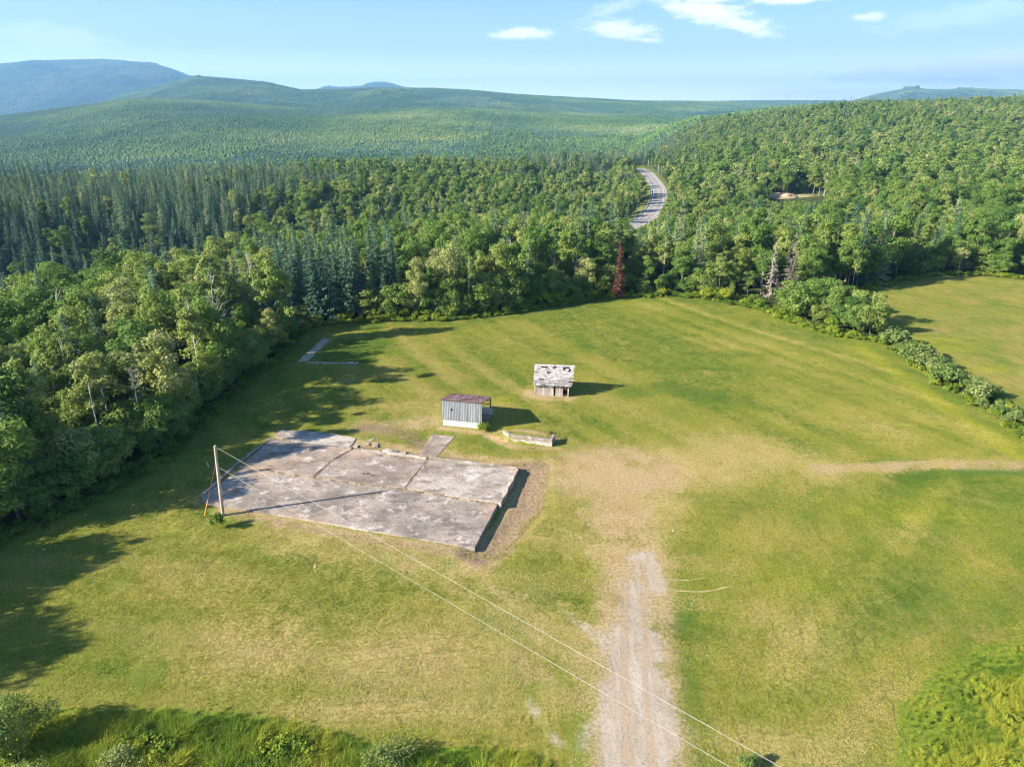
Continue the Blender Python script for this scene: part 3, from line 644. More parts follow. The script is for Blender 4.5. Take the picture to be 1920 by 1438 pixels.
# ------------------------------------------------------------------ metal shed
def piece(name, sx, sy, sz, loc, m, parent, rot=(0, 0, 0), bev=0, jit=0, label=None):
    o = link(name, box_mesh(name, sx, sy, sz, bev, m, jit=jit), parent, loc=loc); o.rotation_euler = rot
    if label: o['label'] = label
    return o
shed = empty('metal_shed', (-9.1, 82.72, 0), R(-12.7)); tag(shed, 'small open-ended shed with grey ribbed metal wall, white footing and rusty red roof', 'shed')
W, D_, HF, HB = 5.35, 4.9, 3.78, 2.55
piece('front_footing', W - .12, .22, 1.05, (W / 2, .16, -.1), M_white, shed)
piece('back_footing', W + .1, .22, 1.05, (W / 2 + .05, D_, -.1), M_white, shed)
piece('side_footing', .22, D_ - .5, 1.0, (.12, D_ / 2, -.1), M_white, shed)
def corrugated(name, x0, x1, z0, z1, y, m, parent, hole=None, pitch=.215, amp=.055):
    n = int((x1 - x0) / (pitch / 4)); V = []; F = []
    zs = [z0, z0 + .35, (z0 + z1) / 2, z1] if hole is None else sorted([z0, hole[2], hole[3], z1])
    xs = np.linspace(x0, x1, n + 1)
    if hole: xs = np.sort(np.concatenate([xs, [hole[0], hole[1]]])); n = len(xs) - 1
    for z in zs:
        for xx in xs: V.append((xx, y + amp * (1 if (xx / pitch) % 1 < .3 else -1) * .5, z + (random.uniform(-.05, .02) if z == z0 else 0)))
    for a in range(len(zs) - 1):
        for i in range(n):
            if hole and hole[0] <= (xs[i] + xs[i + 1]) / 2 <= hole[1] and hole[2] <= (zs[a] + zs[a + 1]) / 2 <= hole[3]: continue
            b0 = a * (n + 1) + i; F.append((b0, b0 + 1, b0 + n + 2, b0 + n + 1))
    me = np_mesh(name, np.array(V), np.array(F, np.int32)); o = link(name, me, parent, m)
    so_ = o.modifiers.new('t', 'SOLIDIFY'); so_.thickness = .012
    return o
for i in range(5):
    x0 = i * W / 5 + (.012 if i else 0); o = corrugated('siding_sheet', x0, (i + 1) * W / 5, .88, HF - .03, .004 * (i % 2), M_siding, shed, hole=(1.18, 1.46, 2.22, 2.52) if i == 1 else None)
    if i == 1: o['label'] = 'ribbed metal sheet with a ragged dark hole'
o = corrugated('side_siding', 0, D_, .9, HB, 0, M_siding, shed); o.rotation_euler = (0, 0, R(90)); o.location = (0, 0, 0)
# wedge above the side siding
me = np_mesh('side_gable', np.array([(0, 0, HB), (0, D_, HB), (0, 0, HF)]), np.array([(0, 1, 2)], np.int32)); link('side_gable', me, shed, M_siding)
for x in (.1, W / 2, W - .1):
    piece('post', .12, .12, HF - 1.0, (x, .2, .9), M_dark, shed); piece('post', .12, .12, HB - .95, (x, D_ - .05, .9), M_dark, shed)
for x in (1.4, 4.0): piece('stud', .08, .08, HB - .95, (x, D_ - .05, .9), M_dark, shed)
for z in (1.45, 1.95, 2.4): piece('girt', W, .06, .1, (W / 2, D_ + .03, z), M_dark, shed)
for z in (1.5, 2.3, 3.1): piece('girt', W - .2, .06, .1, (W / 2, .1, z), M_dark, shed)
pr = math.atan2(HB - HF, D_)
for i in range(5):
    V = []; F = []; x0 = -.1 + i * (W + .2) / 5; n = 20
    for yy in (-.18, D_ + .15):
        for j in range(n + 1):
            xx = x0 + j * (W + .2) / 5 / n; V.append((xx, yy, HF + .04 + math.tan(pr) * yy + (.018 if (j % 5) < 2 else -.018) + .012 * (i % 2)))
    F = [(j, j + 1, j + n + 2, j + n + 1) for j in range(n)]
    o = link('roof_sheet', np_mesh('roof_sheet', np.array(V), np.array(F, np.int32)), shed, M_rust); so_ = o.modifiers.new('t', 'SOLIDIFY'); so_.thickness = .015
    if i == 0: o['label'] = 'roof sheet bleached pale at the outer edge'
piece('fascia', W + .16, .05, .16, (W / 2, -.10, HF - .16), M_dark, shed)
for x in (.1, 1.8, 3.5, W - .1): piece('rafter', .08, D_ + .2, .13, (x, D_ / 2 - .05, (HF + HB) / 2 - .17), M_dark, shed, (pr, 0, 0))
piece('shed_floor', W - .1, D_ - .1, .1, (W / 2, D_ / 2, -.04), M_conC, shed)

# ------------------------------------------------------------------ log cabin / wooden shack
cab = empty('wooden_shack', (3.3, 93.2, 0), R(-6)); tag(cab, 'weathered grey board shack with a silvery gable roof full of holes', 'shack')
CW, CD, EV, RG = 5.0, 4.3, 1.95, 3.95
r = random.Random(3)
x = 0.05; i = 0
while x < 4.05:
    w = r.uniform(.17, .27)
    h = EV + .05 - (r.uniform(.42, .5) if 1.38 < x < 1.72 else 0); z0 = r.uniform(-.12, .0)
    if r.random() > .05: piece('plank', w - .02, .035, h - z0, (x + w / 2, r.uniform(-.01, .02), z0), M_wood2 if r.random() < .45 else M_wood, cab, (0, r.uniform(-.012, .012), 0))
    x += w; i += 1
piece('window_frame', .46, .08, .42, (1.58, .06, EV - .45), M_orange, cab)
piece('corner_post', .16, .16, EV + .1, (4.82, 0, -.1), M_wood2, cab); piece('corner_post', .12, .12, EV + .1, (.02, .02, -.1), M_wood2, cab)
piece('corner_post', .14, .14, EV + .1, (4.82, CD, -.1), M_wood, cab)
piece('broken_board', .55, .04, .55, (4.36, .3, .95), M_orange, cab, (0, .2, 0), label='exposed orange-brown timber in the door gap'); piece('broken_board', .3, .04, .3, (4.5, .35, 1.5), M_orange, cab, (0, -.2, 0))
piece('inner_wall', 4.7, .08, EV - .1, (2.4, 1.4, 0), M_dark, cab)
for xx, nm in ((.0, 'gable_wall'), (CW - .18, 'gable_wall')):
    y = .05
    while y < CD - .1:
        w = r.uniform(.2, .3); h = EV + (RG - EV) * (1 - abs(y + w / 2 - CD / 2) / (CD / 2)) - .1; piece('plank', .035, w - .02, h, (xx + (0 if xx else 0), y + w / 2, -.05), M_wood, cab); y += w
y = 0.0
while y < CW - .2:
    w = r.uniform(.2, .3); piece('plank', w - .02, .035, EV, (y + w / 2, CD, -.05), M_wood, cab); y += w
sl_ = math.hypot(CD / 2 + .3, RG - EV); ang = math.atan2(RG - EV + .02, CD / 2 + .0)
front = empty('roof_slope'); front.parent = cab; front.location = (CW / 2, -.3, EV - .27); front.rotation_euler = (ang, 0, 0); front['label'] = 'silvery front slope with missing shingles'
L = (CD / 2 + .3) / math.cos(ang)
shm = {}
for kk in range(6):
    for mm, mt in (('a', M_shg), ('b', M_shg2)):
        shm[(kk, mm)] = box_mesh('shingle', .34 + .06 * kk, .36, .03, 0, mt, jit=.008)
ncr = 12; holes = [(9.5, 4.15, .22, .55), (7.0, 1.9, .33, .2), (10.3, 1.45, .38, .1), (10.2, 2.6, .28, .1)]
cnt = 0
for c in range(ncr):
    x = -CW / 2 - .22 + r.uniform(-.05, .05); yy = (c + .5) * L / ncr
    while x < CW / 2 + .18:
        kk = r.randrange(6); w = .34 + .06 * kk; xc = x + w / 2
        px_ = xc + CW / 2
        skip = any(abs(c - hc) < .62 + (hh - .4) and abs(px_ - hx) < hw for hc, hx, hw, hh in holes) or r.random() < .018 or (px_ > CW - .25 and r.random() < .15)
        if not skip:
            dk = c < 4 and r.random() < .75
            o = link('shingle', shm[(kk, 'b' if dk or r.random() < .08 else 'a')], front, loc=(xc, yy, .035 + .012 * (c % 2) + r.uniform(0, .03)))
            o.rotation_euler = (-.09, r.uniform(-.02, .02), r.uniform(-.05, .05) + (r.uniform(-.3, .3) if r.random() < .03 else 0)); cnt += 1
        x += w + .008
for k_ in range(8): piece('purlin', CW + .2, .07, .05, (0, .12 + k_ * (L - .2) / 7, -.06), M_dark, front)
for k_ in range(9): piece('rafter_tail', .07, .5, .08, (-CW / 2 + .05 + k_ * (CW - .1) / 8, .12, -.1), M_wood2, front)
piece('loose_board', .10, 1.0, .03, (-.75, L * .5, .1), M_wood2, front, (0, 0, .75), label='pale board lying slantwise on the roof')
back = empty('roof_slope'); back.parent = cab; back.location = (CW / 2, CD + .3, EV - .27); back.rotation_euler = (-ang, 0, 0)
for c in range(8): piece('roof_board', CW + .3, L / 8 - .02, .03, (0, -(c + .5) * L / 8, .02), M_shg, back)

# ------------------------------------------------------------------ block retaining wall
M_wallb = simple('pale_block', (.46, .42, .37), (.27, .24, .21), 2.6, .95, .4, 8, obj=False)
wl = empty('block_wall', tuple(G(941.5, 824.5))[:2] + (0,), 0); tag(wl, 'low whitish concrete block retaining wall curving at one end, set in the lawn', 'wall')
A0 = G(941.5, 824.5); A1 = G(1035.5, 836.6); dv = (A1 - A0); LW = dv.length; dv.normalize(); nv_ = Vector((-dv.y, dv.x, 0)); r = random.Random(8)
def wall_pt(s):
    p = dv * s
    if s < 1.5: p += nv_ * (.75 * ((1.5 - s) / 1.5) ** 2)
    return p
for row in range(2):
    s = 0.0 if row else -0.0; n = 7
    eds = [0] + [LW * (j + (.5 if row == 0 else 1.0)) / 6.5 for j in range(7)]; eds = [min(e, LW) for e in eds]
    for a, b_ in zip(eds[:-1], eds[1:]):
        if b_ - a < .1: continue
        pa, pb = wall_pt(a + .012), wall_pt(b_ - .012); c = (pa + pb) / 2; d = pb - pa; H0 = .5
        o = piece('block', d.length, .34, H0 - .015, (c.x, c.y, (-.04 if row == 0 else H0 - .04)), M_wallb if row == 0 else M_conB, wl, (0, 0, math.atan2(d.y, d.x)), .012, .012)
piece('end_pier', .34, 1.3, .95, (dv * (LW - .15) + nv_ * .8)[:2] + (-.05,) if False else tuple((dv * (LW - .18) + nv_ * .82)[:2]) + (-.05,), M_conC, wl, (0, 0, math.atan2(dv.y, dv.x)))

# ------------------------------------------------------------------ utility pole, guy, cables
PB = G(418, 966)
pt_top = at_dist(403, 836, PB.y); ptop = Vector((pt_top.x, pt_top.y, pt_top.z))
pole = empty('utility_pole', tuple(PB)); tag(pole, 'leaning bare timber utility pole at the corner of the concrete slab', 'utility pole')
top_l = ptop - PB
link('pole_shaft', tubes_mesh('pole_shaft', [([(0, 0, -.3), tuple(top_l * .33), tuple(top_l * .66), tuple(top_l)], [.17, .155, .14, .125])], 12, M_pole), pole)
piece('pole_cap', .2, .2, .03, tuple(top_l), M_pole, pole, bev=.01)
for zf in (.955, .69):
    q = top_l * zf + Vector((.16, 0, 0)); link('insulator', tubes_mesh('insulator', [([tuple(q), tuple(q + Vector((.05, 0, .0))), tuple(q + Vector((.12, 0, 0)))], [.05, .07, .03])], 8, M_wire), pole)
link('ground_wire', tubes_mesh('ground_wire', [([tuple(Vector((-.14, -.1, 0.2))), tuple(top_l * .8 + Vector((-.15, -.05, 0)))], [.015, .015])], 4, M_wired), pole)
def cable(name, a, b_, sag, rad, m, lab, grp=None):
    a = Vector(a); b_ = Vector(b_); P = []
    for i in range(41):
        t = i / 40; q = a.lerp(b_, t); q.z -= sag * 4 * t * (1 - t); P.append(tuple(q))
    o = link(name, tubes_mesh(name, [(P, [rad] * 41)], 6, m), None); tag(o, lab, 'cable', grp); return o
w1a = PB + top_l * .97 + Vector((.25, 0, 0)); e1 = at_dist(1465, 1438, 24.0); w1b = w1a + (e1 - w1a) * 1.35
cable('service_cable', w1a, w1b, .0, .0115, M_wire, 'pale overhead cable running down from the top of the utility pole', 'overhead cables')
w2a = PB + top_l * .69 + Vector((.25, 0, 0)); e2 = at_dist(1370, 1438, 24.0); w2b = w2a + (e2 - w2a) * 1.35
cable('service_cable', w2a, w2b, .0, .010, M_wire, 'thinner pale overhead cable slung below the upper one from the pole', 'overhead cables')
gb = G(383, 968)
guy = empty('guy_wire', tuple(gb)); tag(guy, 'thin rusty guy wire with yellow guard staked beside the utility pole', 'guy wire')
gt = PB + top_l * .80 - gb
link('wire_strand', tubes_mesh('wire_strand', [([(0, 0, 0), tuple(gt)], [.022, .022])], 5, M_wired), guy)
link('guard_sleeve', tubes_mesh('guard_sleeve', [([tuple(gt * .02), tuple(gt * .30)], [.05, .05])], 6, M_yellow), guy)
sk = G(391, 876); o = link('white_stake', tubes_mesh('white_stake', [([(0, 0, 0), (-.12, .05, .75)], [.045, .04])], 6, M_white), None, loc=tuple(sk)); tag(o, 'short white plastic stake in shaded grass behind the utility pole', 'stake')
for i, (px, py) in enumerate(((82, 1028), (250, 944), (160, 962), (585, 838), (1262, 995))):
    q = G(px, py); me = box_mesh('litter_scrap', .22, .12, .03, 0, M_white, jit=.03); o = link('litter_scrap', me, None, loc=(q.x, q.y, Tn1(q.x, q.y) + .01)); o.rotation_euler = (0, 0, i)
    tag(o, 'tiny white litter scrap ' + ('in the grass by the wood\'s near end', 'in tree shade west of the pole', 'in tree shade nearest the wood edge', 'on the dirt behind the concrete floor', 'in the grass east of the drive\'s head')[i], 'litter', 'white litter scraps on the grass')

# ------------------------------------------------------------------ road with markings, guardrail, poles
def smooth_line(P, n=12):
    Q = []
    P = [Vector(p) for p in P]
    for i in range(len(P) - 1):
        p0, p1, p2, p3 = P[max(i - 1, 0)], P[i], P[i + 1], P[min(i + 2, len(P) - 1)]
        for j in range(n):
            t = j / n; Q.append(.5 * ((2 * p1) + (p2 - p0) * t + (2 * p0 - 5 * p1 + 4 * p2 - p3) * t * t + (3 * p1 - p0 - 3 * p2 + p3) * t ** 3))
    Q.append(P[-1]); return Q
RC = smooth_line([(x, y, z) for (x, y), z in zip(ROAD_C, ROADH)], 12)
def strip(name, o0, o1, dz, m, parent, a=0, b_=None, dash=None):
    Q = RC[a:b_]; V = []; F = []
    for i, q in enumerate(Q):
        d = (Q[min(i + 1, len(Q) - 1)] - Q[max(i - 1, 0)]); d.z = 0; d.normalize(); nr = Vector((d.y, -d.x, 0))
        for o_ in (o0, o1): c = q + nr * o_; V.append((c.x, c.y, c.z + dz))
    F = [(2 * i, 2 * i + 1, 2 * i + 3, 2 * i + 2) for i in range(len(Q) - 1)]
    return link(name, np_mesh(name, np.array(V), np.array(F, np.int32), True), parent, m)
road = strip('road', -3.9, 3.9, .35, M_asph, None); tag(road, 'two-lane asphalt road curving away through the woods', kind='structure')
strip('edge_line', -3.35, -3.17, .37, M_lineW, road); strip('edge_line', 3.17, 3.35, .37, M_lineW, road)
strip('centre_line', -.27, -.12, .37, M_lineY, road); strip('centre_line', .12, .27, .37, M_lineY, road)
strip('shoulder', -4.9, -3.9, .30, simple('road_shoulder', (.36, .31, .25), (.25, .23, .15), 1, 1, obj=False), road); strip('shoulder', 3.9, 5.4, .30, bpy.data.materials['road_shoulder'], road)
rail = empty('guardrail', tuple(RC[20])); tag(rail, 'grey steel guardrail on wooden posts along the bend of the road', 'guardrail')
Pq = []
for i in range(14, 58):
    q = RC[i]; d = RC[i + 1] - RC[i - 1]; d.z = 0; d.normalize(); nr = Vector((-d.y, d.x, 0)); c = q + nr * 5.0; Pq.append(c)
V = []; F = []
for i, c in enumerate(Pq):
    for zz in (.75, 1.15): V.append((c.x - RC[20].x, c.y - RC[20].y, c.z + zz - RC[20].z + .0))
F = [(2 * i, 2 * i + 1, 2 * i + 3, 2 * i + 2) for i in range(len(Pq) - 1)]
o = link('rail_beam', np_mesh('rail_beam', np.array(V), np.array(F, np.int32)), rail, M_galv); so_ = o.modifiers.new('t', 'SOLIDIFY'); so_.thickness = .08
pm = box_mesh('rail_post', .2, .2, 1.3, 0, M_dark)
for c in Pq[::3]: link('rail_post', pm, rail, loc=(c.x - RC[20].x, c.y - RC[20].y, c.z - RC[20].z - .1))
def road_pole(px, py_top, Dm, h, lab):
    t = at_dist(px, py_top, Dm); rt = empty('roadside_pole', (t.x, t.y, t.z - h)); tag(rt, lab, 'utility pole', 'utility poles along the road')
    link('pole_shaft', tubes_mesh('pole_shaft', [([(0, 0, -1), (0, 0, h)], [.26, .18])], 8, M_wood2), rt); piece('crossarm', 2.6, .22, .2, (0, 0, h - .7), M_wood2, rt, (0, 0, .3))
road_pole(1287, 348, 430, 13, 'pale roadside utility pole nearest the bend where the road widens')
road_pole(1258, 310, 500, 13, 'second roadside utility pole, standing beyond the bend of the road')
road_pole(1236, 299, 575, 13, 'third roadside utility pole, half hidden in dark trees')
road_pole(1217, 286, 650, 13, 'farthest roadside utility pole, where the road leaves view')
# dirt heap in the clearing
bm = bmesh.new(); bmesh.ops.create_icosphere(bm, subdivisions=4, radius=1)
for v in bm.verts:
    n_ = vnoise(np.array([v.co.x * 2.2 + 9]), np.array([v.co.y * 2.2 + v.co.z]), 4)[0]; v.co = Vector((v.co.x * 9, v.co.y * 5, max(v.co.z, -.2) * 2.6)) * (.7 + .6 * n_)
me = bpy.data.meshes.new('dirt_heap'); bm.to_mesh(me); bm.free(); o = link('dirt_heap', me, None, M_soil, loc=(PIT[0] - 9, PIT[1] - 1, PITZ)); tag(o, 'reddish heap of soil in the gravel clearing on the wooded hill', 'dirt heap')

# ------------------------------------------------------------------ vegetation: materials
def leaf_mat(name, ramp, trans=.42, hue_noise=.35):
    m = bpy.data.materials.new(name); m.use_nodes = True; t = m.node_tree; t.nodes.clear(); k = NT(t)
    tone = k.n('ShaderNodeAttribute', attribute_type='INSTANCER', attribute_name='tone').outputs['Fac']
    tint = k.n('ShaderNodeAttribute', attribute_type='GEOMETRY', attribute_name='tint').outputs['Fac']
    pos = k.n('ShaderNodeNewGeometry').outputs['Position']
    big = k.noise(pos, .012, 3, .6); mid = k.noise(pos, .35, 3, .6)
    v = k.math('ADD', tone, k.math('MULTIPLY', k.math('SUBTRACT', tint, .5), .42))
    v = k.math('ADD', v, k.math('MULTIPLY', k.math('SUBTRACT', mid, .5), .35)); v = k.math('ADD', v, k.math('MULTIPLY', k.math('SUBTRACT', big, .5), hue_noise))
    cr = k.n('ShaderNodeValToRGB'); k.put(cr.inputs[0], v); el = cr.color_ramp.elements
    for i, (p, c) in enumerate(ramp):
        e = el[i] if i < 2 else el.new(p); e.position = p; e.color = (*c, 1)
    d = k.n('ShaderNodeBsdfPrincipled'); k.put(d.inputs['Base Color'], cr.outputs[0]); d.inputs['Roughness'].default_value = .75; d.inputs['Specular IOR Level'].default_value = .25
    tr = k.n('ShaderNodeBsdfTranslucent'); k.put(tr.inputs[0], k.mix(.5, cr.outputs[0], (.16, .22, .03)))
    mx_ = k.n('ShaderNodeMixShader'); mx_.inputs[0].default_value = trans; t.links.new(d.outputs[0], mx_.inputs[1]); t.links.new(tr.outputs[0], mx_.inputs[2])
    o = k.n('ShaderNodeOutputMaterial'); t.links.new(mx_.outputs[0], o.inputs[0]); return m
M_leaf = leaf_mat('broad_leaves', [(0.0, (.060, .135, .028)), (.3, (.13, .235, .042)), (.6, (.205, .28, .062)), (.8, (.28, .335, .085)), (1.0, (.34, .36, .14))])
M_needle = leaf_mat('needles', [(0.0, (.034, .090, .060)), (.4, (.070, .150, .088)), (.7, (.135, .21, .10)), (1.0, (.24, .28, .13))], .10, .2)
M_red = leaf_mat('dead_red_needles', [(0.0, (.07, .022, .018)), (1.0, (.14, .055, .040))], .1, .1)
M_grey = leaf_mat('dead_grey_twigs', [(0.0, (.20, .17, .14)), (1.0, (.42, .36, .31))], 0, .1)
M_shrub = leaf_mat('shrub_leaves', [(0.0, (.07, .125, .022)), (.5, (.13, .19, .045)), (1.0, (.23, .27, .09))], .25, .1)
M_weed = leaf_mat('weed_leaves', [(0.0, (.055, .115, .012)), (.5, (.14, .22, .018)), (1.0, (.30, .34, .03))], .35, .3)
M_bark = simple('brown_bark', (.17, .13, .10), (.28, .235, .20), 1.5, .95)
M_birch = simple('white_bark', (.50, .46, .42), (.28, .24, .21), 1.2, .85, lo=.5, hi=.75)
M_blade = leaf_mat('grass_blades', [(0.0, (.085, .18, .018)), (.5, (.20, .29, .026)), (1.0, (.42, .42, .05))], .4, .4)

# ------------------------------------------------------------------ vegetation: models
def quads(c, nrm, size, asp, g, droop=None):
    """leaf quads round centres c facing nrm"""
    n = len(c); nrm = nrm / (np.linalg.norm(nrm, axis=1, keepdims=True) + 1e-9)
    a = g.normal(size=(n, 3)) if droop is None else droop
    t = a - nrm * (a * nrm).sum(1, keepdims=True); t /= (np.linalg.norm(t, axis=1, keepdims=True) + 1e-9); b = np.cross(nrm, t)
    s = size[:, None]; t = t * s; b = b * s * asp
    v = np.stack([c - t, c - b * .9 + t * .1, c + t, c + b * .9 - t * .1], 1).reshape(-1, 3)
    f = np.arange(n * 4).reshape(-1, 4); return v, f
def crown_lobes(g, H, cw, base, nl, flat=1.0, egg=.15):
    C = []; Rr = []
    hz = (H - base) / 2; cz = base + hz
    while len(C) < nl:
        d = g.normal(size=3); d /= np.linalg.norm(d); q = g.uniform(.35, .86) if len(C) > 2 else .1
        zz = d[2] * q; w = cw * (1 - egg * zz * 2) ; lean = g.normal(size=2) * .06 * cw
        p = np.array([d[0] * q * w + lean[0], d[1] * q * w + lean[1], cz + zz * hz]); rr = cw * g.uniform(.24, .42)
        if p[2] - rr < base * .6: continue
        if any(np.linalg.norm((p - c_) / (1, 1, .8)) < .33 * (rr + r_) for c_, r_ in zip(C, Rr)) and g.random() < .8: continue
        C.append(p); Rr.append(rr)
    return np.array(C), np.array(Rr)
def broad_crown(seed, H=14., cw=3.2, base=3.5, nl=30, nleaf=5200, leaf=.20, egg=.15, thin=0.0):
    g = np.random.default_rng(seed); C, Rr = crown_lobes(g, H, cw, base, nl, egg=egg)
    w = Rr ** 2; idx = g.choice(len(C), nleaf, p=w / w.sum()); d = g.normal(size=(nleaf, 3)); d[:, 2] = d[:, 2] * .9 + .25; d /= np.linalg.norm(d, axis=1, keepdims=True)
    rr = Rr[idx] * (1 - np.abs(g.normal(size=nleaf)) * (.22 + thin)); 
    ln = 1 + .28 * np.sin(d[:, 0] * 5 + idx) * np.cos(d[:, 1] * 6 + idx * 2) + g.normal(size=nleaf) * .05
    c = C[idx] + d * (rr * ln)[:, None] * np.array([1, 1, .72])
    lt = g.uniform(0, 1, len(C)); tint = .62 * lt[idx] + .38 * g.random(nleaf)
    nrm = d * .9 + g.normal(size=(nleaf, 3)) * .55 + np.array([0, 0, .5])
    v, f = quads(c, nrm, leaf * g.uniform(.6, 1.35, nleaf), .72, g)
    return v, f, np.repeat(tint, 4), C, Rr
def limbs(C, H, r0, seed, top=.82, n=9, crook=.25):
    g = np.random.default_rng(seed + 99); ax = g.normal(size=2) * crook
    def axis_(t): return (ax[0] * math.sin(t * 2.2), ax[1] * math.sin(t * 2.6), t * H * top)
    ts = np.linspace(0, 1, 7); L = [([(0, 0, -.6)] + [axis_(t) for t in ts], [r0 * 1.25] + [r0 * (1 - .8 * t) for t in ts])]
    order = g.permutation(len(C))[:n]
    for i in order:
        c = C[i]; t0 = min(.95, max(.22, (c[2] / H - .18) / top)); a = np.array(axis_(t0)); m = (a + c) / 2 + np.array([0, 0, .02 * H]) * g.uniform(-1, 1.5)
        L.append(([tuple(a), tuple(m), tuple(c)], [r0 * .42 * (1 - .5 * t0), r0 * .25, r0 * .08]))
    return L
def spruce_crown(seed, H=16., wr=.17, base=.8, nw=34, nb=9, fin=3, sparse=0.0):
    g = np.random.default_rng(seed); Cn = []; Nn = []; S_ = []; Dd = []; Ti = []
    for w in range(nw):
        t = (w + g.uniform(-.3, .3)) / nw; z = base + (H - base) * (t ** .92); Rm = H * wr * (1 - t) ** .86 * g.uniform(.86, 1.12) + .12; tl = g.random()
        for b in range(max(4, int(nb * (1 - .45 * t)))):
            if g.random() < sparse: continue
            a = g.uniform(0, 6.283); L = Rm * g.uniform(.72, 1.12); bt = .6 * tl + .4 * g.random()
            k = max(2, int(L / .38))
            for j in range(k):
                q = (j + .6) / k; rad = L * q; zz = z - L * .30 * q + L * .16 * q * q * q - .0
                for e in range(fin):
                    off = g.normal(size=3) * np.array([.13, .13, .07]) * (1 + L * .35 * (1 - q) + .2)
                    Cn.append((rad * math.cos(a) + off[0], rad * math.sin(a) + off[1], zz + off[2])); aa = a + g.uniform(-.7, .7)
                    Nn.append((math.cos(a) * .35 + g.normal() * .35, math.sin(a) * .35 + g.normal() * .35, 1.0)); Dd.append((math.cos(aa), math.sin(aa), -.35)); S_.append(g.uniform(.16, .36) * (1.1 - .3 * t)); Ti.append(bt * .8 + .45 * q - .1)
    for j in range(14): Cn.append((g.normal() * .03, g.normal() * .03, H - .1 + j * .05 - .4)); Nn.append(tuple(g.normal(size=3))); Dd.append((0, 0, 1)); S_.append(.22); Ti.append(.6)
    v, f = quads(np.array(Cn), np.array(Nn), np.array(S_), .42, g, np.array(Dd)); return v, f, np.repeat(np.array(Ti), 4)

def crown_me(name, v, f, ti, m): return np_mesh(name, v, f, False, {'tint': ti}, [m])
def merged(name, v, f, ti, m, L, mb, n=5):
    V = [v]; Fq = [f]; base = len(v); tv = []; tf = []
    for p, rd in L:
        a, b_ = tube(p, rd, n, base + len(tv)); tv += a; tf += b_
    if tv: V.append(np.array(tv)); Fq.append(np.array(tf, np.int32))
    mi = np.concatenate([np.zeros(len(f)), np.ones(len(tf))]); 
    return np_mesh(name, np.concatenate(V), np.concatenate(Fq), False, {'tint': np.concatenate([ti, np.full(len(tv), .5)])}, [m, mb], mi)

class Model:  # meshes shared by every copy of one tree shape
    def __init__(s, nm, H, cw, crown, trunk, near, far): s.nm, s.H, s.cw, s.crown, s.trunk, s.near, s.far = nm, H, cw, crown, trunk, near, far
MODELS = {'broad': [], 'birch': [], 'spruce': [], 'bush': []}
for i in range(7):
    g_ = np.random.default_rng(100 + i); H = 14.; cw = float(g_.uniform(2.7, 3.7)); base = float(g_.uniform(1.2, 3.4)); nl = int(g_.integers(26, 38)); egg = float(g_.uniform(.0, .28))
    v, f, ti, C, Rr = broad_crown(200 + i, H, cw, base, nl, 5600, .185, egg)
    L = limbs(C, H, .17, i)
    v2, f2, t2, C2, _ = broad_crown(200 + i, H, cw, base, nl, 1000, .43, egg)
    MODELS['broad'].append(Model('b%d' % i, H, cw, crown_me('crown', v, f, ti, M_leaf), tubes_mesh('trunk', L, 6, M_bark), merged('tree', v, f, ti, M_leaf, L, M_bark), merged('tree_far', v2, f2, t2, M_leaf, [], M_bark)))
for i in range(4):
    H = 15.; v, f, ti, C, Rr = broad_crown(300 + i, H, 2.2 + .3 * (i % 3), 7.0 - i * .7, 22, 3600, .16, .05, .18); L = limbs(C, H, .11, 40 + i, .9, 9, .5)
    v2, f2, t2, _, _ = broad_crown(300 + i, H, 2.2 + .3 * (i % 3), 7.0 - i * .7, 22, 800, .36, .05, .18)
    MODELS['birch'].append(Model('w%d' % i, H, 2.4, crown_me('crown', v, f, ti, M_leaf), tubes_mesh('trunk', L, 6, M_birch), merged('tree', v, f, ti, M_leaf, L, M_birch), merged('tree_far', v2, f2, t2, M_leaf, L[:1], M_birch)))
for i in range(6):
    H = 16.; wr = (.15, .19, .13, .17, .20, .145)[i]
    v, f, ti = spruce_crown(400 + i, H, wr, .9 + .5 * (i % 3), 36, 9, 3); L = [([(0, 0, -.6), (0, 0, H * .5), (0, 0, H * .97)], [.2, .12, .02])]
    v2, f2, t2 = spruce_crown(400 + i, H, wr, 1.0, 20, 8, 1); 
    c2 = v2.reshape(-1, 4, 3); cc = c2.mean(1, keepdims=True); v2 = (cc + (c2 - cc) * 1.8).reshape(-1, 3)
    MODELS['spruce'].append(Model('s%d' % i, H, H * wr * .8, crown_me('crown', v, f, ti, M_needle), tubes_mesh('trunk', L, 6, M_bark), merged('tree', v, f, ti, M_needle, L, M_bark), merged('tree_far', v2, f2, t2, M_needle, L, M_bark)))
for i in range(4):   # low, leafy to the ground
    H = 7.; v, f, ti, C, Rr = broad_crown(500 + i, H, 2.9, .2, 26, 5200, .155, .12); L = limbs(C, H, .10, 60 + i, .7, 8)
    v2, f2, t2, _, _ = broad_crown(500 + i, H, 2.9, .2, 26, 900, .36, .12)
    MODELS['bush'].append(Model('u%d' % i, H, 2.9, crown_me('crown', v, f, ti, M_leaf), tubes_mesh('trunk', L, 6, M_bark), merged('tree', v, f, ti, M_leaf, L, M_bark), merged('tree_far', v2, f2, t2, M_leaf, [], M_bark)))
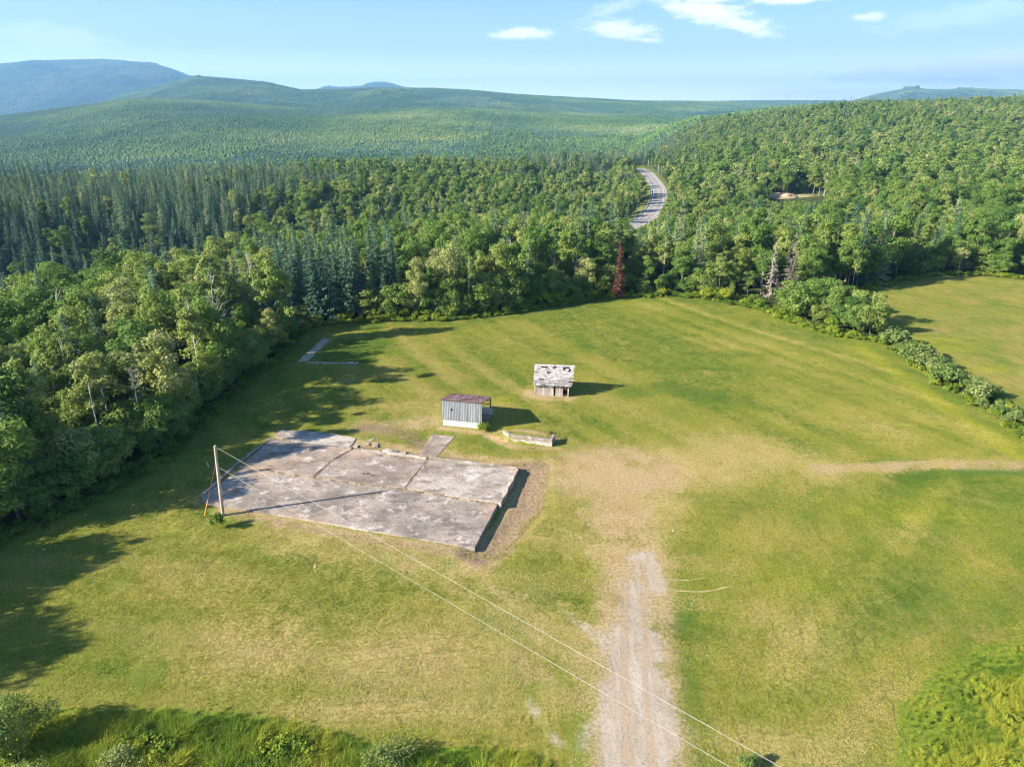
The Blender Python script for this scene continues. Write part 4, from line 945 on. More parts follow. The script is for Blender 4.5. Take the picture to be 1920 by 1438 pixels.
def shrub_me(name, seed, H, cw, n, leaf, m, up=.35):
    g = np.random.default_rng(seed); nl = 14; a = g.uniform(0, 6.283, nl); rr = cw * np.sqrt(g.random(nl)) * .75; C = np.stack([rr * np.cos(a), rr * np.sin(a), H * (.30 + .42 * g.random(nl) * (1 - .5 * rr / cw))], 1); Rr = cw * g.uniform(.28, .5, nl)
    idx = g.integers(0, nl, n); d = g.normal(size=(n, 3)); d[:, 2] = np.abs(d[:, 2]) * .9 - .25; d /= np.linalg.norm(d, axis=1, keepdims=True); c = C[idx] + d * (Rr[idx] * (1 - .25 * np.abs(g.normal(size=n))))[:, None]
    c[:, 2] = np.maximum(c[:, 2] * (H / (C[:, 2] + Rr).max()), .03); lt = g.random(nl)
    v, f = quads(c, d + g.normal(size=(n, 3)) * .6 + np.array([0, 0, up]), leaf * g.uniform(.6, 1.4, n), .6, g)
    return np_mesh(name, v, f, False, {'tint': np.repeat(.6 * lt[idx] + .4 * g.random(n), 4)}, [m])

# ------------------------------------------------------------------ scatter (masses only)
def scatter(name, pts, scl, rz, idx, tone, meshes, label):
    src = bpy.data.collections.new(name + '_models')
    for i, me in enumerate(meshes):
        src.objects.link(bpy.data.objects.new('%s_model_%02d' % (name, i), me))
    n = len(pts); rot = np.zeros((n, 3)); rot[:, 2] = rz; rot[:, 0] = rng.normal(size=n) * .02; sc3 = np.asarray(scl); sc3 = np.repeat(sc3[:, None], 3, 1) if sc3.ndim == 1 else sc3
    me = bpy.data.meshes.new(name); me.vertices.add(n); me.vertices.foreach_set('co', np.asarray(pts, np.float32).ravel())
    for k_, a, ty in (('rot', rot, 'FLOAT_VECTOR'), ('scl', sc3, 'FLOAT_VECTOR'), ('tone', tone, 'FLOAT'), ('idx', idx, 'INT')):
        at = me.attributes.new(k_, ty, 'POINT'); at.data.foreach_set('vector' if ty == 'FLOAT_VECTOR' else 'value', np.asarray(a, np.int32 if ty == 'INT' else np.float32).ravel())
    o = link(name, me); ng = bpy.data.node_groups.new(name, 'GeometryNodeTree')
    ng.interface.new_socket('Geometry', in_out='INPUT', socket_type='NodeSocketGeometry'); ng.interface.new_socket('Geometry', in_out='OUTPUT', socket_type='NodeSocketGeometry')
    N = ng.nodes; gi = N.new('NodeGroupInput'); go = N.new('NodeGroupOutput'); ip = N.new('GeometryNodeInstanceOnPoints'); ci = N.new('GeometryNodeCollectionInfo')
    ci.inputs['Collection'].default_value = src; ci.inputs['Separate Children'].default_value = True; ci.inputs['Reset Children'].default_value = True
    def na(nm, ty): a = N.new('GeometryNodeInputNamedAttribute'); a.data_type = ty; a.inputs[0].default_value = nm; return a.outputs[0]
    ng.links.new(gi.outputs[0], ip.inputs['Points']); ng.links.new(ci.outputs[0], ip.inputs['Instance']); ip.inputs['Pick Instance'].default_value = True
    ng.links.new(na('idx', 'INT'), ip.inputs['Instance Index']); ng.links.new(na('rot', 'FLOAT_VECTOR'), ip.inputs['Rotation']); ng.links.new(na('scl', 'FLOAT_VECTOR'), ip.inputs['Scale'])
    ng.links.new(ip.outputs[0], go.inputs[0]); md = o.modifiers.new('scatter', 'NODES'); md.node_group = ng
    tag(o, label, kind='stuff'); return o

# ------------------------------------------------------------------ where trees stand
def jgrid(x0, x1, y0, y1, s, j=.42):
    a, b_ = np.meshgrid(np.arange(x0, x1, s), np.arange(y0, y1, s * .9)); a = a + (np.arange(a.shape[0])[:, None] % 2) * s / 2
    a = a.ravel() + rng.uniform(-j, j, a.size) * s; b_ = b_.ravel() + rng.uniform(-j, j, b_.size) * s; return a, b_
xs = []; ys = []
for (x0, x1, y0, y1, s, lo, hi) in ((-130, 230, 30, 235, 4.3, 0, 215), (-380, 480, 120, 480, 4.9, 215, 450), (-950, 1050, 380, 1330, 6.3, 450, 1270)):
    a, b_ = jgrid(x0, x1, y0, y1, s); d = np.hypot(a, b_); k = (d >= lo) & (d < hi); xs.append(a[k]); ys.append(b_[k])
def along(P, step, off, jit, lo=0.0, hi=1e9):
    out = []; s_ = 0
    for a, b_ in zip(P[:-1], P[1:]):
        a = Vector(a[:2]); b_ = Vector(b_[:2]); L = (b_ - a).length; d = (b_ - a) / L; nr = Vector((-d.y, d.x)); t = 0
        while t < L:
            q = a + d * t + nr * (off + random.gauss(0, jit))
            if lo <= s_ + t <= hi: out.append((q.x, q.y))
            t += step * random.uniform(.6, 1.4)
        s_ += L
    return out
ex_ = np.array(along(LEFT_EDGE[1:], 2.5, 3.0, .5) + along(LEFT_EDGE[1:], 2.6, 5.4, .8) + along(BACK_EDGE[:9], 4.2, 3.6, .6))
for q_ in ((300, 1015), (225, 1168), (190, 1205), (160, 1100), (110, 1235), (185, 1140), (60, 1080)):
    t_ = G(*q_); Ls = 14.0 / math.tan(SUN_EL); ex_ = np.vstack([ex_, [[t_.x - Ls * math.cos(SUN_AZ), t_.y - Ls * math.sin(SUN_AZ)]]])
n_cast = 7
n_grid = sum(len(q) for q in xs); xs.append(ex_[:, 0]); ys.append(ex_[:, 1])
tx = np.concatenate(xs); ty = np.concatenate(ys); extra = np.arange(len(tx)) >= n_grid; cast = np.arange(len(tx)) >= len(tx) - n_cast; extra &= ~cast
sd = np.full(tx.shape, -999.); nr_ = (ty < 260) & (np.abs(tx) < 260)
cl_in = np.zeros(tx.shape, bool)
sd[nr_] = np.maximum(sdist(tx[nr_], ty[nr_], FIELD), sdist(tx[nr_], ty[nr_], RFIELD)); cl_in[nr_] = sdist(tx[nr_], ty[nr_], CLUSTER) > -1
hd, _ = pl_dist(tx, ty, HEDGE); rd_, _ = pl_dist(tx, ty, ROAD_C); pd_ = np.hypot((tx - PIT[0]) / 1.8, ty - PIT[1])
sp_pts = [G(1159, 559), G(1442, 562), G(1476, 556), G(432, 640) + Vector((0, 14, 0)), G(395, 700) + Vector((0, 6, 0)), G(44, 850), G(98, 846), G(140, 905), G(232, 868), G(300, 830)]
clr = np.zeros(tx.shape, bool)
for q in sp_pts:
    dq = q.to_2d().normalized()
    al = (tx - q.x) * dq.x + (ty - q.y) * dq.y; ac = np.abs((tx - q.x) * dq.y - (ty - q.y) * dq.x); clr |= (ac < (1.6 if q.y < 100 else 2.6)) & (al > (-4 if q.y < 100 else -9)) & (al < 2.5) & ~(extra & (q.y < 100))
keep = ~clr & (sd < -2.0) & ~((hd < 9) & ~cl_in) & (rd_ > 9) & (pd_ > 9.5) & ~((ty < 60) & (tx > -45)) & (ty > 35) & ~((tx > 60) & (ty < 118) )
pxs, pys, dep = project(tx, ty, T(tx, ty) + 8)
m_in = (pxs > -160) & (pxs < 2080) & (dep > 5); m_sh = (tx < -30) & (tx > -95) & (ty < 75)
keep &= m_in | m_sh
hz0 = ssf((-55 - tx + (ty - 200) * .25) / 40) * ssf((ty - 195) / 50) * (1 - ssf((ty - 470) / 60)); keep &= ~((hz0 > .4) & (rng.random(len(tx)) < .24)) & ~((rng.random(len(tx)) < .10) & (sd < -12)) & ~((fbm(tx / 13, ty / 13, 2, 77) > .74) & (sd < -14) & (hz0 < .3)) & ~((ty < 56) & (rng.random(len(tx)) < .45)); keep |= cast
tx, ty, sd, cl_in, pxs, pys, extra, cast = (a[keep] for a in (tx, ty, sd, cl_in, pxs, pys, extra, cast))
tz = Tn(tx, ty); n = len(tx); dist = np.hypot(tx, ty)
# species: conifer share by place
con = .24 + .9 * (fbm(tx / 45, ty / 45, 3, 71) - .5)
hollow = 1.15 * ssf((-55 - tx + (ty - 200) * .25) / 40) * ssf((ty - 195) / 50) * (1 - ssf((ty - 470) / 60)) * (1 - ssf((tx + 20 - (ty - 300) * .1) / 60)); u0 = tx / np.maximum(ty, 1); hollow = ssf((np.clip(-.37 + (ty - 300) * .0013, -.42, -.2) - u0) / .08) * ssf((ty - 185) / 50) * (1 - ssf((ty - 470) / 60)); con = con + .75 * hollow - .12 * (1 - hollow) * (ty < 560)
cpos = np.array([-39.5, 139.0]); con += 1.0 * np.exp(-(((tx - cpos[0]) / 13) ** 2 + ((ty - cpos[1] - 5) / 13) ** 2))
con -= .85 * ssf((16 + sd) / 10) * ssf((-24 - tx) / 10) * ssf((122 - ty) / 14)
con += .25 * ssf((ty - 330) / 200) * (1 - ssf((tx + 20) / 150)) ; con += .45 * ssf((ty - 1000) / 120) * ssf((tx - 350) / 100) - .1 * ssf((tx - 150) / 100)
con -= .22 * ssf((ty - 470) / 60) * (tx < -.1 * ty); u_ = tx / np.maximum(ty, 1); con += .7 * ssf((ty - 560) / 80) * ssf((u_ + .12) / .1) * (1 - ssf((u_ - .2) / .06))
con = np.clip(con, .03, .95); dcp = np.hypot((tx - cpos[0]) * .78, ty - cpos[1] - 4); con[cl_in | (extra & (dcp > 12))] = 0; con[cast] = 0; con[dcp < 11] = .93
rr_ = rng.random(n); is_con = rr_ < con
bir = ~is_con & (rng.random(n) < np.where((tx < -42) & (ty < 130), .16, .07))
bushy = ~is_con & ~cast & (cl_in | extra | ((sd > -7.5) & (rng.random(n) < np.where(tx < -35, .55, .45))))
bir &= ~bushy
kind = np.where(is_con, 'spruce', np.where(bushy, 'bush', np.where(bir, 'birch', 'broad')))
hh = np.where(is_con, rng.uniform(8, 18.5, n), np.where(bushy, rng.uniform(4.5, 8.5, n), np.where(bir, rng.uniform(12, 16.5, n), rng.uniform(8, 16.5, n))))
hh *= .82 + .55 * (fbm(tx / 22, ty / 22, 3, 81) - .25); hh = np.where(~is_con & (rng.random(n) < .12), hh * .68, hh); hh = np.where(cl_in, hh * (.9 + .5 * rng.random(n)), hh)
hh = np.where(is_con & (dcp < 12), rng.uniform(13.5, 18.5, n), hh)
tone_cap = np.where(cl_in, .62, 1.0)
hh = np.where((tx < -40) & (ty < 135) & ~bushy, hh * 1.10, hh); hh = np.where((tx < -40) & (ty < 60), hh * .86, hh)
tone = np.clip(rng.normal(.46, .25, n) + .35 * (fbm(tx / 60, ty / 60, 3, 91) - .5), .02, 1.0); tone = np.where(bir, np.clip(tone + .22, 0, 1), tone)
tone = np.minimum(tone, tone_cap); tone = np.where(is_con & (dcp < 12), tone * .6, tone); hh = np.where(cast, 14.3, hh); var = rng.integers(0, 100, n); trz = rng.uniform(0, 6.283, n)
# the road and the clearing are seen over low scrub: keep tall trees out of the sight line
def clear_view(target, ds, marg):
    global hh
    P_ = [project(np.array([q[0]]), np.array([q[1]]), np.array([q[2]])) for q in target]; Pc = np.array([p[0][0] for p in P_]); Pr = np.array([p[1][0] for p in P_]); Pd = np.array([p[2][0] for p in P_])
    for it in range(10):
        cxp, top, dpt = project(tx, ty, tz + hh); half = FPX * 2.4 / dpt * (hh / 14) + marg
        bad = np.zeros(len(tx), bool)
        for c_, r_, d_ in zip(Pc, Pr, Pd):
            _, bot, _ = project(tx, ty, tz); bad |= (np.abs(cxp - c_) < half) & (top < r_ + 2) & (bot > r_ - 2) & (dpt < d_ - 4)
        hh = np.where(bad, hh * .85, hh)
    return bad
RT = [tuple(q) for q in RC[22:100:3]]
bad = clear_view(RT, 1, 5)
bad2 = clear_view([(PIT[0] + dx, PIT[1] + dy, PITZ) for dx in (-14, -7, 0, 7, 14) for dy in (-5, 0, 6)], 1, 3)
ok = ~(bad | bad2) & ((hh > 2.6)); tx, ty, tz, sd, cl_in, kind, hh, tone, var, trz, dist = (a[ok] for a in (tx, ty, tz, sd, cl_in, kind, hh, tone, var, trz, dist)); n = len(tx)
# which ones show largest: paint discs nearest last
BW, BH = 640, 480; buf = np.full((BH, BW), -1, np.int32); order = np.argsort(-dist)
cxp, top, dpt = project(tx, ty, tz + hh); _, bot, _ = project(tx, ty, tz + hh * .12)
hw = np.array([{'broad': 3.2 / 14, 'birch': 2.4 / 15, 'spruce': 2.1 / 16, 'bush': 2.9 / 7}[k_] for k_ in kind]) * hh * FPX / dpt
for i in order:
    x0, x1, y0, y1 = (cxp[i] - hw[i]) / 3, (cxp[i] + hw[i]) / 3, top[i] / 3, bot[i] / 3
    if x1 < 0 or x0 > BW or y1 < 0 or y0 > BH: continue
    if kind[i] == 'spruce':
        for r_ in range(max(0, int(y0)), min(BH, int(y1) + 1)):
            w_ = (r_ - y0) / max(1, y1 - y0) * (x1 - x0) / 2; c_ = (x0 + x1) / 2; buf[r_, max(0, int(c_ - w_)):max(0, min(BW, int(c_ + w_) + 1))] = i
    else:
        for r_ in range(max(0, int(y0)), min(BH, int(y1) + 1)):
            q = (r_ - (y0 + y1) / 2) / max(1, (y1 - y0) / 2); w_ = math.sqrt(max(0, 1 - q * q)) * (x1 - x0) / 2; c_ = (x0 + x1) / 2; buf[r_, max(0, int(c_ - w_)):max(0, min(BW, int(c_ + w_) + 1))] = i
vis = np.bincount(buf[buf >= 0].ravel(), minlength=n)
famname = {'broad': 'broadleaf_tree', 'bush': 'broadleaf_tree', 'birch': 'birch_tree', 'spruce': 'spruce_tree'}
single = np.zeros(n, bool)
for fam, kk, mxn in (('broadleaf_tree', ('broad', 'bush'), 296), ('birch_tree', ('birch',), 200), ('spruce_tree', ('spruce',), 296)):
    sel = np.isin(kind, kk); o_ = np.argsort(-np.where(sel, vis, -1))[:mxn]; o_ = [i for i in o_ if sel[i] and vis[i] >= (12 if fam != 'birch_tree' else 25)]; single[o_] = True

# ---- labels: where a tree stands, told by things one can find
lm_red = G(1158, 560)
def place_of(i):
    x, y = tx[i], ty[i]; px_ = float(cxp[i])
    if cl_in[i]: return 'in the leafy cluster between the fields'
    if sd[i] > -9 and y < 128 and x < -30: return 'at the wood edge beside the lawn'
    if sd[i] > -9 and x < 60 and px_ < 740: return 'at the corner beyond the footing'
    if sd[i] > -9 and x < 60 and px_ < 1150: return 'at the edge behind both sheds'
    if sd[i] > -9 and x < 60: return 'at the edge past the red spruce'
    if sd[i] > -9: return 'at the second field\'s far edge'
    if y < 128 and x < -30: return 'inside the wood beside the lawn'
    if x < -40 and y < 235: return 'in the wood above the hollow'
    if hollow_f(x, y) > .4: return 'in the spruce stand beyond the hollow'
    if y < 300 and x < 45: return 'deep behind the sheds'
    if y < 300: return 'behind the second field'
    if px_ < 620: return 'on the rise above the hollow'
    if px_ < 1190: return 'in the woods short of the road'
    if px_ < 1260: return 'beside the bend of the road'
    return 'on the wooded hill past the road'
def hollow_f(x, y): return float(ssf((-55 - x + (y - 200) * .25) / 40) * ssf((y - 195) / 50))
def look_of(i):
    t = tone[i]; k_ = kind[i]; h = hh[i]
    if k_ == 'spruce': c_ = 'blackish green' if t < .34 else 'dark green' if t < .52 else 'mid green' if t < .7 else 'pale olive'; s_ = 'short' if h < 11 else 'tall' if h > 15.5 else 'slender'; return s_ + ' ' + c_ + ' spruce'
    c_ = 'deep green' if t < .34 else 'mid green' if t < .56 else 'light green' if t < .78 else 'pale yellowish'
    if k_ == 'birch': return c_ + ' white-stemmed birch'
    if k_ == 'bush': return c_ + ' bushy tree'
    return ('tall ' if h > 13.5 else 'small ' if h < 10.5 else '') + c_ + ' leafy tree'
ordw = ['first', 'second', 'third', 'fourth', 'fifth', 'sixth', 'seventh', 'eighth', 'ninth', 'tenth', 'eleventh', 'twelfth', 'thirteenth', 'fourteenth', 'fifteenth', 'sixteenth', 'seventeenth', 'eighteenth', 'nineteenth', 'twentieth']
groups = {}
for i in np.nonzero(single)[0]: groups.setdefault((look_of(i), place_of(i)), []).append(i)
def put_tree(i):
    k_ = kind[i]; ml = MODELS[k_]; md = ml[var[i] % len(ml)]; s_ = hh[i] / md.H
    rt = empty(famname[k_], (tx[i], ty[i], tz[i]), trz[i], s_); w_ = .82 + .42 * ((var[i] * 37 % 100) / 100); rt.scale = (s_ * w_, s_ * w_, s_)
    a = link('crown', md.crown, rt); b_ = link('trunk', md.trunk, rt); a['tone'] = float(tone[i]); rt['tone'] = float(tone[i]); b_['tone'] = float(tone[i])
    return rt
catn = {'broadleaf_tree': 'tree', 'birch_tree': 'birch tree', 'spruce_tree': 'spruce tree'}
for (lk, pl), mem0 in groups.items():
    mem0 = sorted(mem0, key=lambda i: -top[i]); nr_rows = max(1, math.ceil(len(mem0) / 12)); per = math.ceil(len(mem0) / nr_rows)
    for rw in range(nr_rows):
        mem = sorted(mem0[rw * per:(rw + 1) * per], key=lambda i: cxp[i]); m_n = len(mem)
        rname = '' if nr_rows == 1 else ('front row ' if rw == 0 else 'back row ' if rw == nr_rows - 1 else 'middle row ' if nr_rows == 3 else ordw[rw] + ' row ')
        for j, i in enumerate(mem):
            fam = famname[kind[i]]; rt = put_tree(i)
            w_ = '' if m_n == 1 and not rname else 'only one' if m_n == 1 else 'leftmost' if j == 0 else 'rightmost' if j == m_n - 1 else ordw[j] + ' from left'
            tag(rt, ('%s %s, %s%s' % (lk, pl, rname, w_)).rstrip(', '), catn[fam], '%ss %s' % (fam.replace('_', ' '), pl))
# ---- the rest of the woods: two masses
def mass(name, fams, label):
    sel = np.isin(kind, fams) & ~single; meshes = []; off = {}
    for k_ in fams:
        off[k_] = len(meshes); meshes += [m_.near for m_ in MODELS[k_]] + [m_.far for m_ in MODELS[k_]]
    idx = np.array([off[kind[i]] + (var[i] % len(MODELS[kind[i]])) + (len(MODELS[kind[i]]) if dist[i] > 420 else 0) for i in np.nonzero(sel)[0]])
    sc_ = np.array([hh[i] / MODELS[kind[i]][0].H for i in np.nonzero(sel)[0]])
    w_ = rng.uniform(.80, 1.32, len(sc_)); sc3 = np.stack([sc_ * w_, sc_ * w_, sc_], 1)
    return scatter(name, np.stack([tx[sel], ty[sel], tz[sel] - .1], 1), sc3, trz[sel], idx, tone[sel], meshes, label)
mass('broadleaf_woods', ['broad', 'birch', 'bush'], 'green broadleaf woods filling the valley and the hill behind the fields')
mass('spruce_woods', ['spruce'], 'dark spruces standing through the woods behind the fields')
print('trees', n, 'single', single.sum())

# ---- special trees
def special(name, label, cat, px, py, H, crown, trunk, tone_=.5, ex=0.0, mz=None, rz=0.0, Y=None):
    q = G(px, py) if Y is None else at_dist(px, py, Y); s_ = 1.0; z_ = Tn1(q.x, q.y); rt = empty(name, (q.x, q.y + ex, z_), rz); tag(rt, label, cat)
    if crown is not None: a = link('crown', crown, rt); a['tone'] = tone_
    if trunk is not None: link('trunk', trunk, rt)
    return rt
v, f, ti = spruce_crown(900, 12.5, .105, 1.0, 34, 10, 4); special('dead_spruce', 'rust-red dead spruce standing among green trees at the far field edge', 'spruce tree', 1159, 559, 12.5, crown_me('crown', v, f, ti, M_red), tubes_mesh('trunk', [([(0, 0, -.5), (0, 0, 12)], [.15, .02])], 6, M_bark))
def bare_tree(seed, H, n=26, spread=1.0, m=M_birch, r0=.12, up=.75):
    g = np.random.default_rng(seed); L = [([(0, 0, -.5), (g.normal() * .2, 0, H * .35), (g.normal() * .3, g.normal() * .2, H * .7), (g.normal() * .4, 0, H)], [r0, r0 * .8, r0 * .5, r0 * .1])]
    for _ in range(n):
        t = g.uniform(.3, .95); a = g.uniform(0, 6.283); l = H * .28 * (1.15 - t) * g.uniform(.7, 1.3) * spread; p0 = np.array([0, 0, H * t]); p1 = p0 + np.array([math.cos(a) * l, math.sin(a) * l, l * up]); L.append(([tuple(p0), tuple((p0 + p1) / 2 + g.normal(size=3) * .15), tuple(p1)], [r0 * .4, r0 * .25, r0 * .08]))
        for __ in range(4):
            q = p0 + (p1 - p0) * g.uniform(.4, 1); d = g.normal(size=3); d[2] = abs(d[2]); L.append(([tuple(q), tuple(q + d * l * .28)], [r0 * .14, r0 * .05]))
    return L
def gspruce(seed, H, wr, sparse): 
    v, f, ti = spruce_crown(seed, H, wr, 1.0, 30, 8, 2, sparse); return crown_me('crown', v, f, ti, M_grey)
special('dead_spruce', 'grey bare dead spruce with white stem behind the leafy cluster', 'spruce tree', 1442, 562, 12, gspruce(901, 12.5, .13, .35), tubes_mesh('trunk', bare_tree(5, 12.5, 24, .5, up=-.1, r0=.10), 5, M_wood2), .45)
special('dead_spruce', 'brownish thinning spruce just right of the bare white-stemmed one', 'spruce tree', 1476, 556, 13, gspruce(902, 14, .17, .15), tubes_mesh('trunk', bare_tree(6, 13, 20, .5, up=-.1, r0=.14), 5, M_bark), .15)
rt = special('dead_tree', 'white bare-branched dead tree rising from the wood west of the footing', 'dead tree', 432, 640, 11, None, tubes_mesh('trunk', bare_tree(7, 14.5, 34, 1.0), 5, M_birch), ex=14)
special('dead_tree', 'bare grey tree among aspens behind the wood edge left of the corner', 'dead tree', 395, 700, 11, None, tubes_mesh('trunk', bare_tree(8, 15.5, 30, .8), 5, M_birch), ex=6)
L = []
g = np.random.default_rng(12)
for j in range(26): a = g.uniform(-1.4, 1.4); l = g.uniform(1.6, 4.2); L.append(([(g.normal() * .3, 0, .3), (math.sin(a) * l * .5, -.6 + g.normal() * .4, 1.0 + math.cos(a) * l * .5), (math.sin(a) * l, -1 + g.normal() * .6, .4 + math.cos(a) * l * .9)], [.07, .045, .012]))
special('fallen_tree', 'pale grey fallen tree top with bare twisted branches at the far field edge', 'dead tree', 908, 582, 4, None, tubes_mesh('branches', L, 5, M_birch))
# tall white-stemmed aspens leaning out of the wood edge on the left
for j, (px, py, H, cz, lab) in enumerate([(44, 850, 15.5, 8.5, 'white-stemmed leaning aspen nearest the picture edge in the west wood'), (98, 846, 15.5, 9.0, 'thin white-stemmed aspen, middle one of three in the west wood'), (140, 905, 15.0, 8.4, 'leaning aspen with a long bare white stem west of the pole'),
                                           (232, 868, 14.0, 9.0, 'slender aspen whose white fork shows above dark leaves'), (300, 830, 13.5, 9.0, 'slim aspen with a straight white stem near the slab corner')]):
    v, f, ti, C, Rr = broad_crown(700 + j, H, 2.3, cz, 18, 3000, .15, .0, .2); L = limbs(C, H, .095, 70 + j, .88, 8, .2); lean = -.07 if j < 3 else .02
    rt = special('aspen_tree', lab, 'aspen tree', px, py, H, crown_me('crown', v, f, ti, M_leaf), tubes_mesh('trunk', L, 7, M_birch), .85); rt.rotation_euler = (0, lean, 0); rt.location.x -= 2.4; rt.location.y += .6
    rt.location.z = Tn1(rt.location.x, rt.location.y)

# ------------------------------------------------------------------ far woods: patches of crowns on the distant slopes
ico = bmesh.new(); bmesh.ops.create_icosphere(ico, subdivisions=1, radius=1); iv = np.array([v_.co[:] for v_ in ico.verts]); iff = np.array([[v_.index for v_ in f_.verts] for f_ in ico.faces]); ico.free()
ico = bmesh.new(); bmesh.ops.create_icosphere(ico, subdivisions=2, radius=1); iv2 = np.array([v_.co[:] for v_ in ico.verts]); iff2 = np.array([[v_.index for v_ in f_.verts] for f_ in ico.faces]); ico.free()
def patch(seed, size, sp_, conf, sc=1.0):
    g = np.random.default_rng(seed); V = []; F = []; Ti = []; mi = []; b0 = 0
    a, b_ = np.meshgrid(np.arange(-size / 2, size / 2, sp_), np.arange(-size / 2, size / 2, sp_)); a = a.ravel() + g.uniform(-.45, .45, a.size) * sp_; b_ = b_.ravel() + g.uniform(-.45, .45, b_.size) * sp_
    for x_, y_ in zip(a, b_):
        t_ = g.random(); H = g.uniform(8.5, 12.5) * sc
        if g.random() < conf:
            k = 6; w_ = g.uniform(1.8, 2.7) * sc; an = np.arange(k) * 1.0472 + g.uniform(0, 6); vv = np.concatenate([np.stack([np.cos(an) * w_ * g.uniform(.7, 1.2, k), np.sin(an) * w_, np.full(k, 2.)], 1), [[0, 0, H * 1.0]]]); ff = np.array([(j_, (j_ + 1) % k, k) for j_ in range(k)]); mi += [1] * k
        else:
            w_ = g.uniform(2.0, 3.1) * sc; nz = 1 + .17 * g.normal(size=len(iv)); vv = iv * nz[:, None] * np.array([w_, w_, w_ * 1.0]); vv[:, 2] += H - w_ * 1.1; ff = iff; mi += [0] * len(ff)
        V.append(vv + np.array([x_, y_, 0])); F.append(ff + b0); b0 += len(vv); Ti.append(np.full(len(vv), t_ * 1.5 - .25) + g.normal(size=len(vv)) * .08)
    return np_mesh('patch', np.concatenate(V), np.concatenate(F), False, {'tint': np.concatenate(Ti)}, [M_leaf, M_needle], np.array(mi))
PM = [patch(1000 + i, 64, 4.8, (.15, .25, .4, .6, .2, .85)[i]) for i in range(6)] + [patch(1100 + i, 128, 8.0, (.2, .4, .6)[i], 1.35) for i in range(3)]
def far_points(y0, y1, s):
    a, b_ = np.meshgrid(np.arange(-11000, 11000, s), np.arange(y0, y1, s)); a = a.ravel() + rng.uniform(-.15, .15, a.size) * s; b_ = b_.ravel() + rng.uniform(-.15, .15, b_.size) * s; k = np.abs(a) < b_ * .86 + 60; return a[k], b_[k]
fx1, fy1 = far_points(1180, 5600, 54); fx2, fy2 = far_points(5600, 11000, 108)
fx = np.concatenate([fx1, fx2]); fy = np.concatenate([fy1, fy2]); lod = np.concatenate([np.zeros(len(fx1), int), np.ones(len(fx2), int)]); fz = T(fx, fy)
cpx, rpx, dpx = project(fx, fy, fz + 16); o_ = np.argsort(fy); minrow = np.full(300, 1e9); kp = np.zeros(len(fx), bool)
hwid = np.where(lod == 0, 32, 64) / dpx * FPX / 10
for i in o_:
    c0, c1 = int((cpx[i] + 200) / 10 - hwid[i]), int((cpx[i] + 200) / 10 + hwid[i]) + 1; c0 = max(0, min(298, c0)); c1 = max(c0 + 1, min(300, c1)); mm_ = minrow[c0:c1].max()
    if rpx[i] < mm_ + 3: kp[i] = True
    minrow[c0:c1] = np.minimum(minrow[c0:c1], rpx[i] + 3)
fx, fy, fz, lod = fx[kp], fy[kp], fz[kp], lod[kp]; nf = len(fx); print('patches', nf)
cn = fbm(fx / 300, fy / 240, 4, 131) + .14 * (fbm(fx / 900, fy / 600, 2, 133) - .5); ci_ = np.clip(((cn - .34) * 3.3 * 6).astype(int), 0, 5); ordp = np.array([0, 4, 1, 2, 3, 5]); idx = np.where(lod == 0, ordp[ci_], 6 + np.clip(ci_ // 2, 0, 2))
ftone = np.clip(.20 + 1.5 * (fbm(fx / 330, fy / 330, 4, 141) - .5) + .8 * (fbm(fx / 1300, fy / 900, 2, 143) - .5) + rng.normal(0, .06, nf), 0, 1)
def far_scatter():
    e = 12.; sx_ = (T(fx + e, fy) - T(fx - e, fy)) / (2 * e); sy_ = (T(fx, fy + e) - T(fx, fy - e)) / (2 * e)
    o = scatter('distant_woods', np.stack([fx, fy, fz - .5], 1), np.ones(nf), np.zeros(nf), idx, ftone, PM, 'hazy continuous forest covering the far hills and mountains')
    # lay every patch along its slope: rotate about x and y, quarter turns about z first
    q = rng.integers(0, 4, nf); rot = np.zeros((nf, 3))
    for i in range(nf):
        nrm = Vector((-sx_[i], -sy_[i], 1)).normalized(); M_ = nrm.to_track_quat('Z', 'Y').to_matrix() ; M_ = Vector((0, 0, 1)).rotation_difference(nrm).to_matrix() @ Matrix.Rotation(q[i] * math.pi / 2, 3, 'Z'); rot[i] = M_.to_euler()[:]
    o.data.attributes['rot'].data.foreach_set('vector', rot.astype(np.float32).ravel())
far_scatter()

# ------------------------------------------------------------------ hedge, edge bushes, undergrowth, tall grass
HS = [shrub_me('foliage', 1200 + i, 1.5, 1.05, 900, .085, M_shrub) for i in range(4)]
HS2 = [shrub_me('foliage', 1210 + i, 2.0, 1.1, 1000, .11, M_weed) for i in range(4)]
def hedge():
    cum = 0; pts = []
    for a, b_ in zip(HEDGE[:-1], HEDGE[1:]):
        L = math.hypot(b_[0] - a[0], b_[1] - a[1]); s_ = 0
        while s_ < L: pts.append((a[0] + (b_[0] - a[0]) * s_ / L, a[1] + (b_[1] - a[1]) * s_ / L)); s_ += 1.15
    out = []
    for j, (x, y) in enumerate(pts):
        if y < 74: break
        for k_ in range(2):
            if random.random() < .26: continue
            ox = 1.6 + (k_ - .5) * 1.7 + random.gauss(0, .75); out.append((x + ox, y + random.gauss(0, .6) + .6, random.choice((.7, .9, 1.1, 1.3, 1.65)) * random.uniform(.85, 1.15) * (1.15 if k_ == 0 else .85) * (.72 if y < 86 else 1.0 if y < 100 else 1.15)))
    return out
hp = hedge(); hp.sort(key=lambda q: -q[1])
uniq = {}
bands = [(103, 'where the hedge leaves the cluster'), (92, 'in the hedge\'s far half'), (84, 'in the hedge\'s near half'), (0, 'at the hedge\'s near end')]
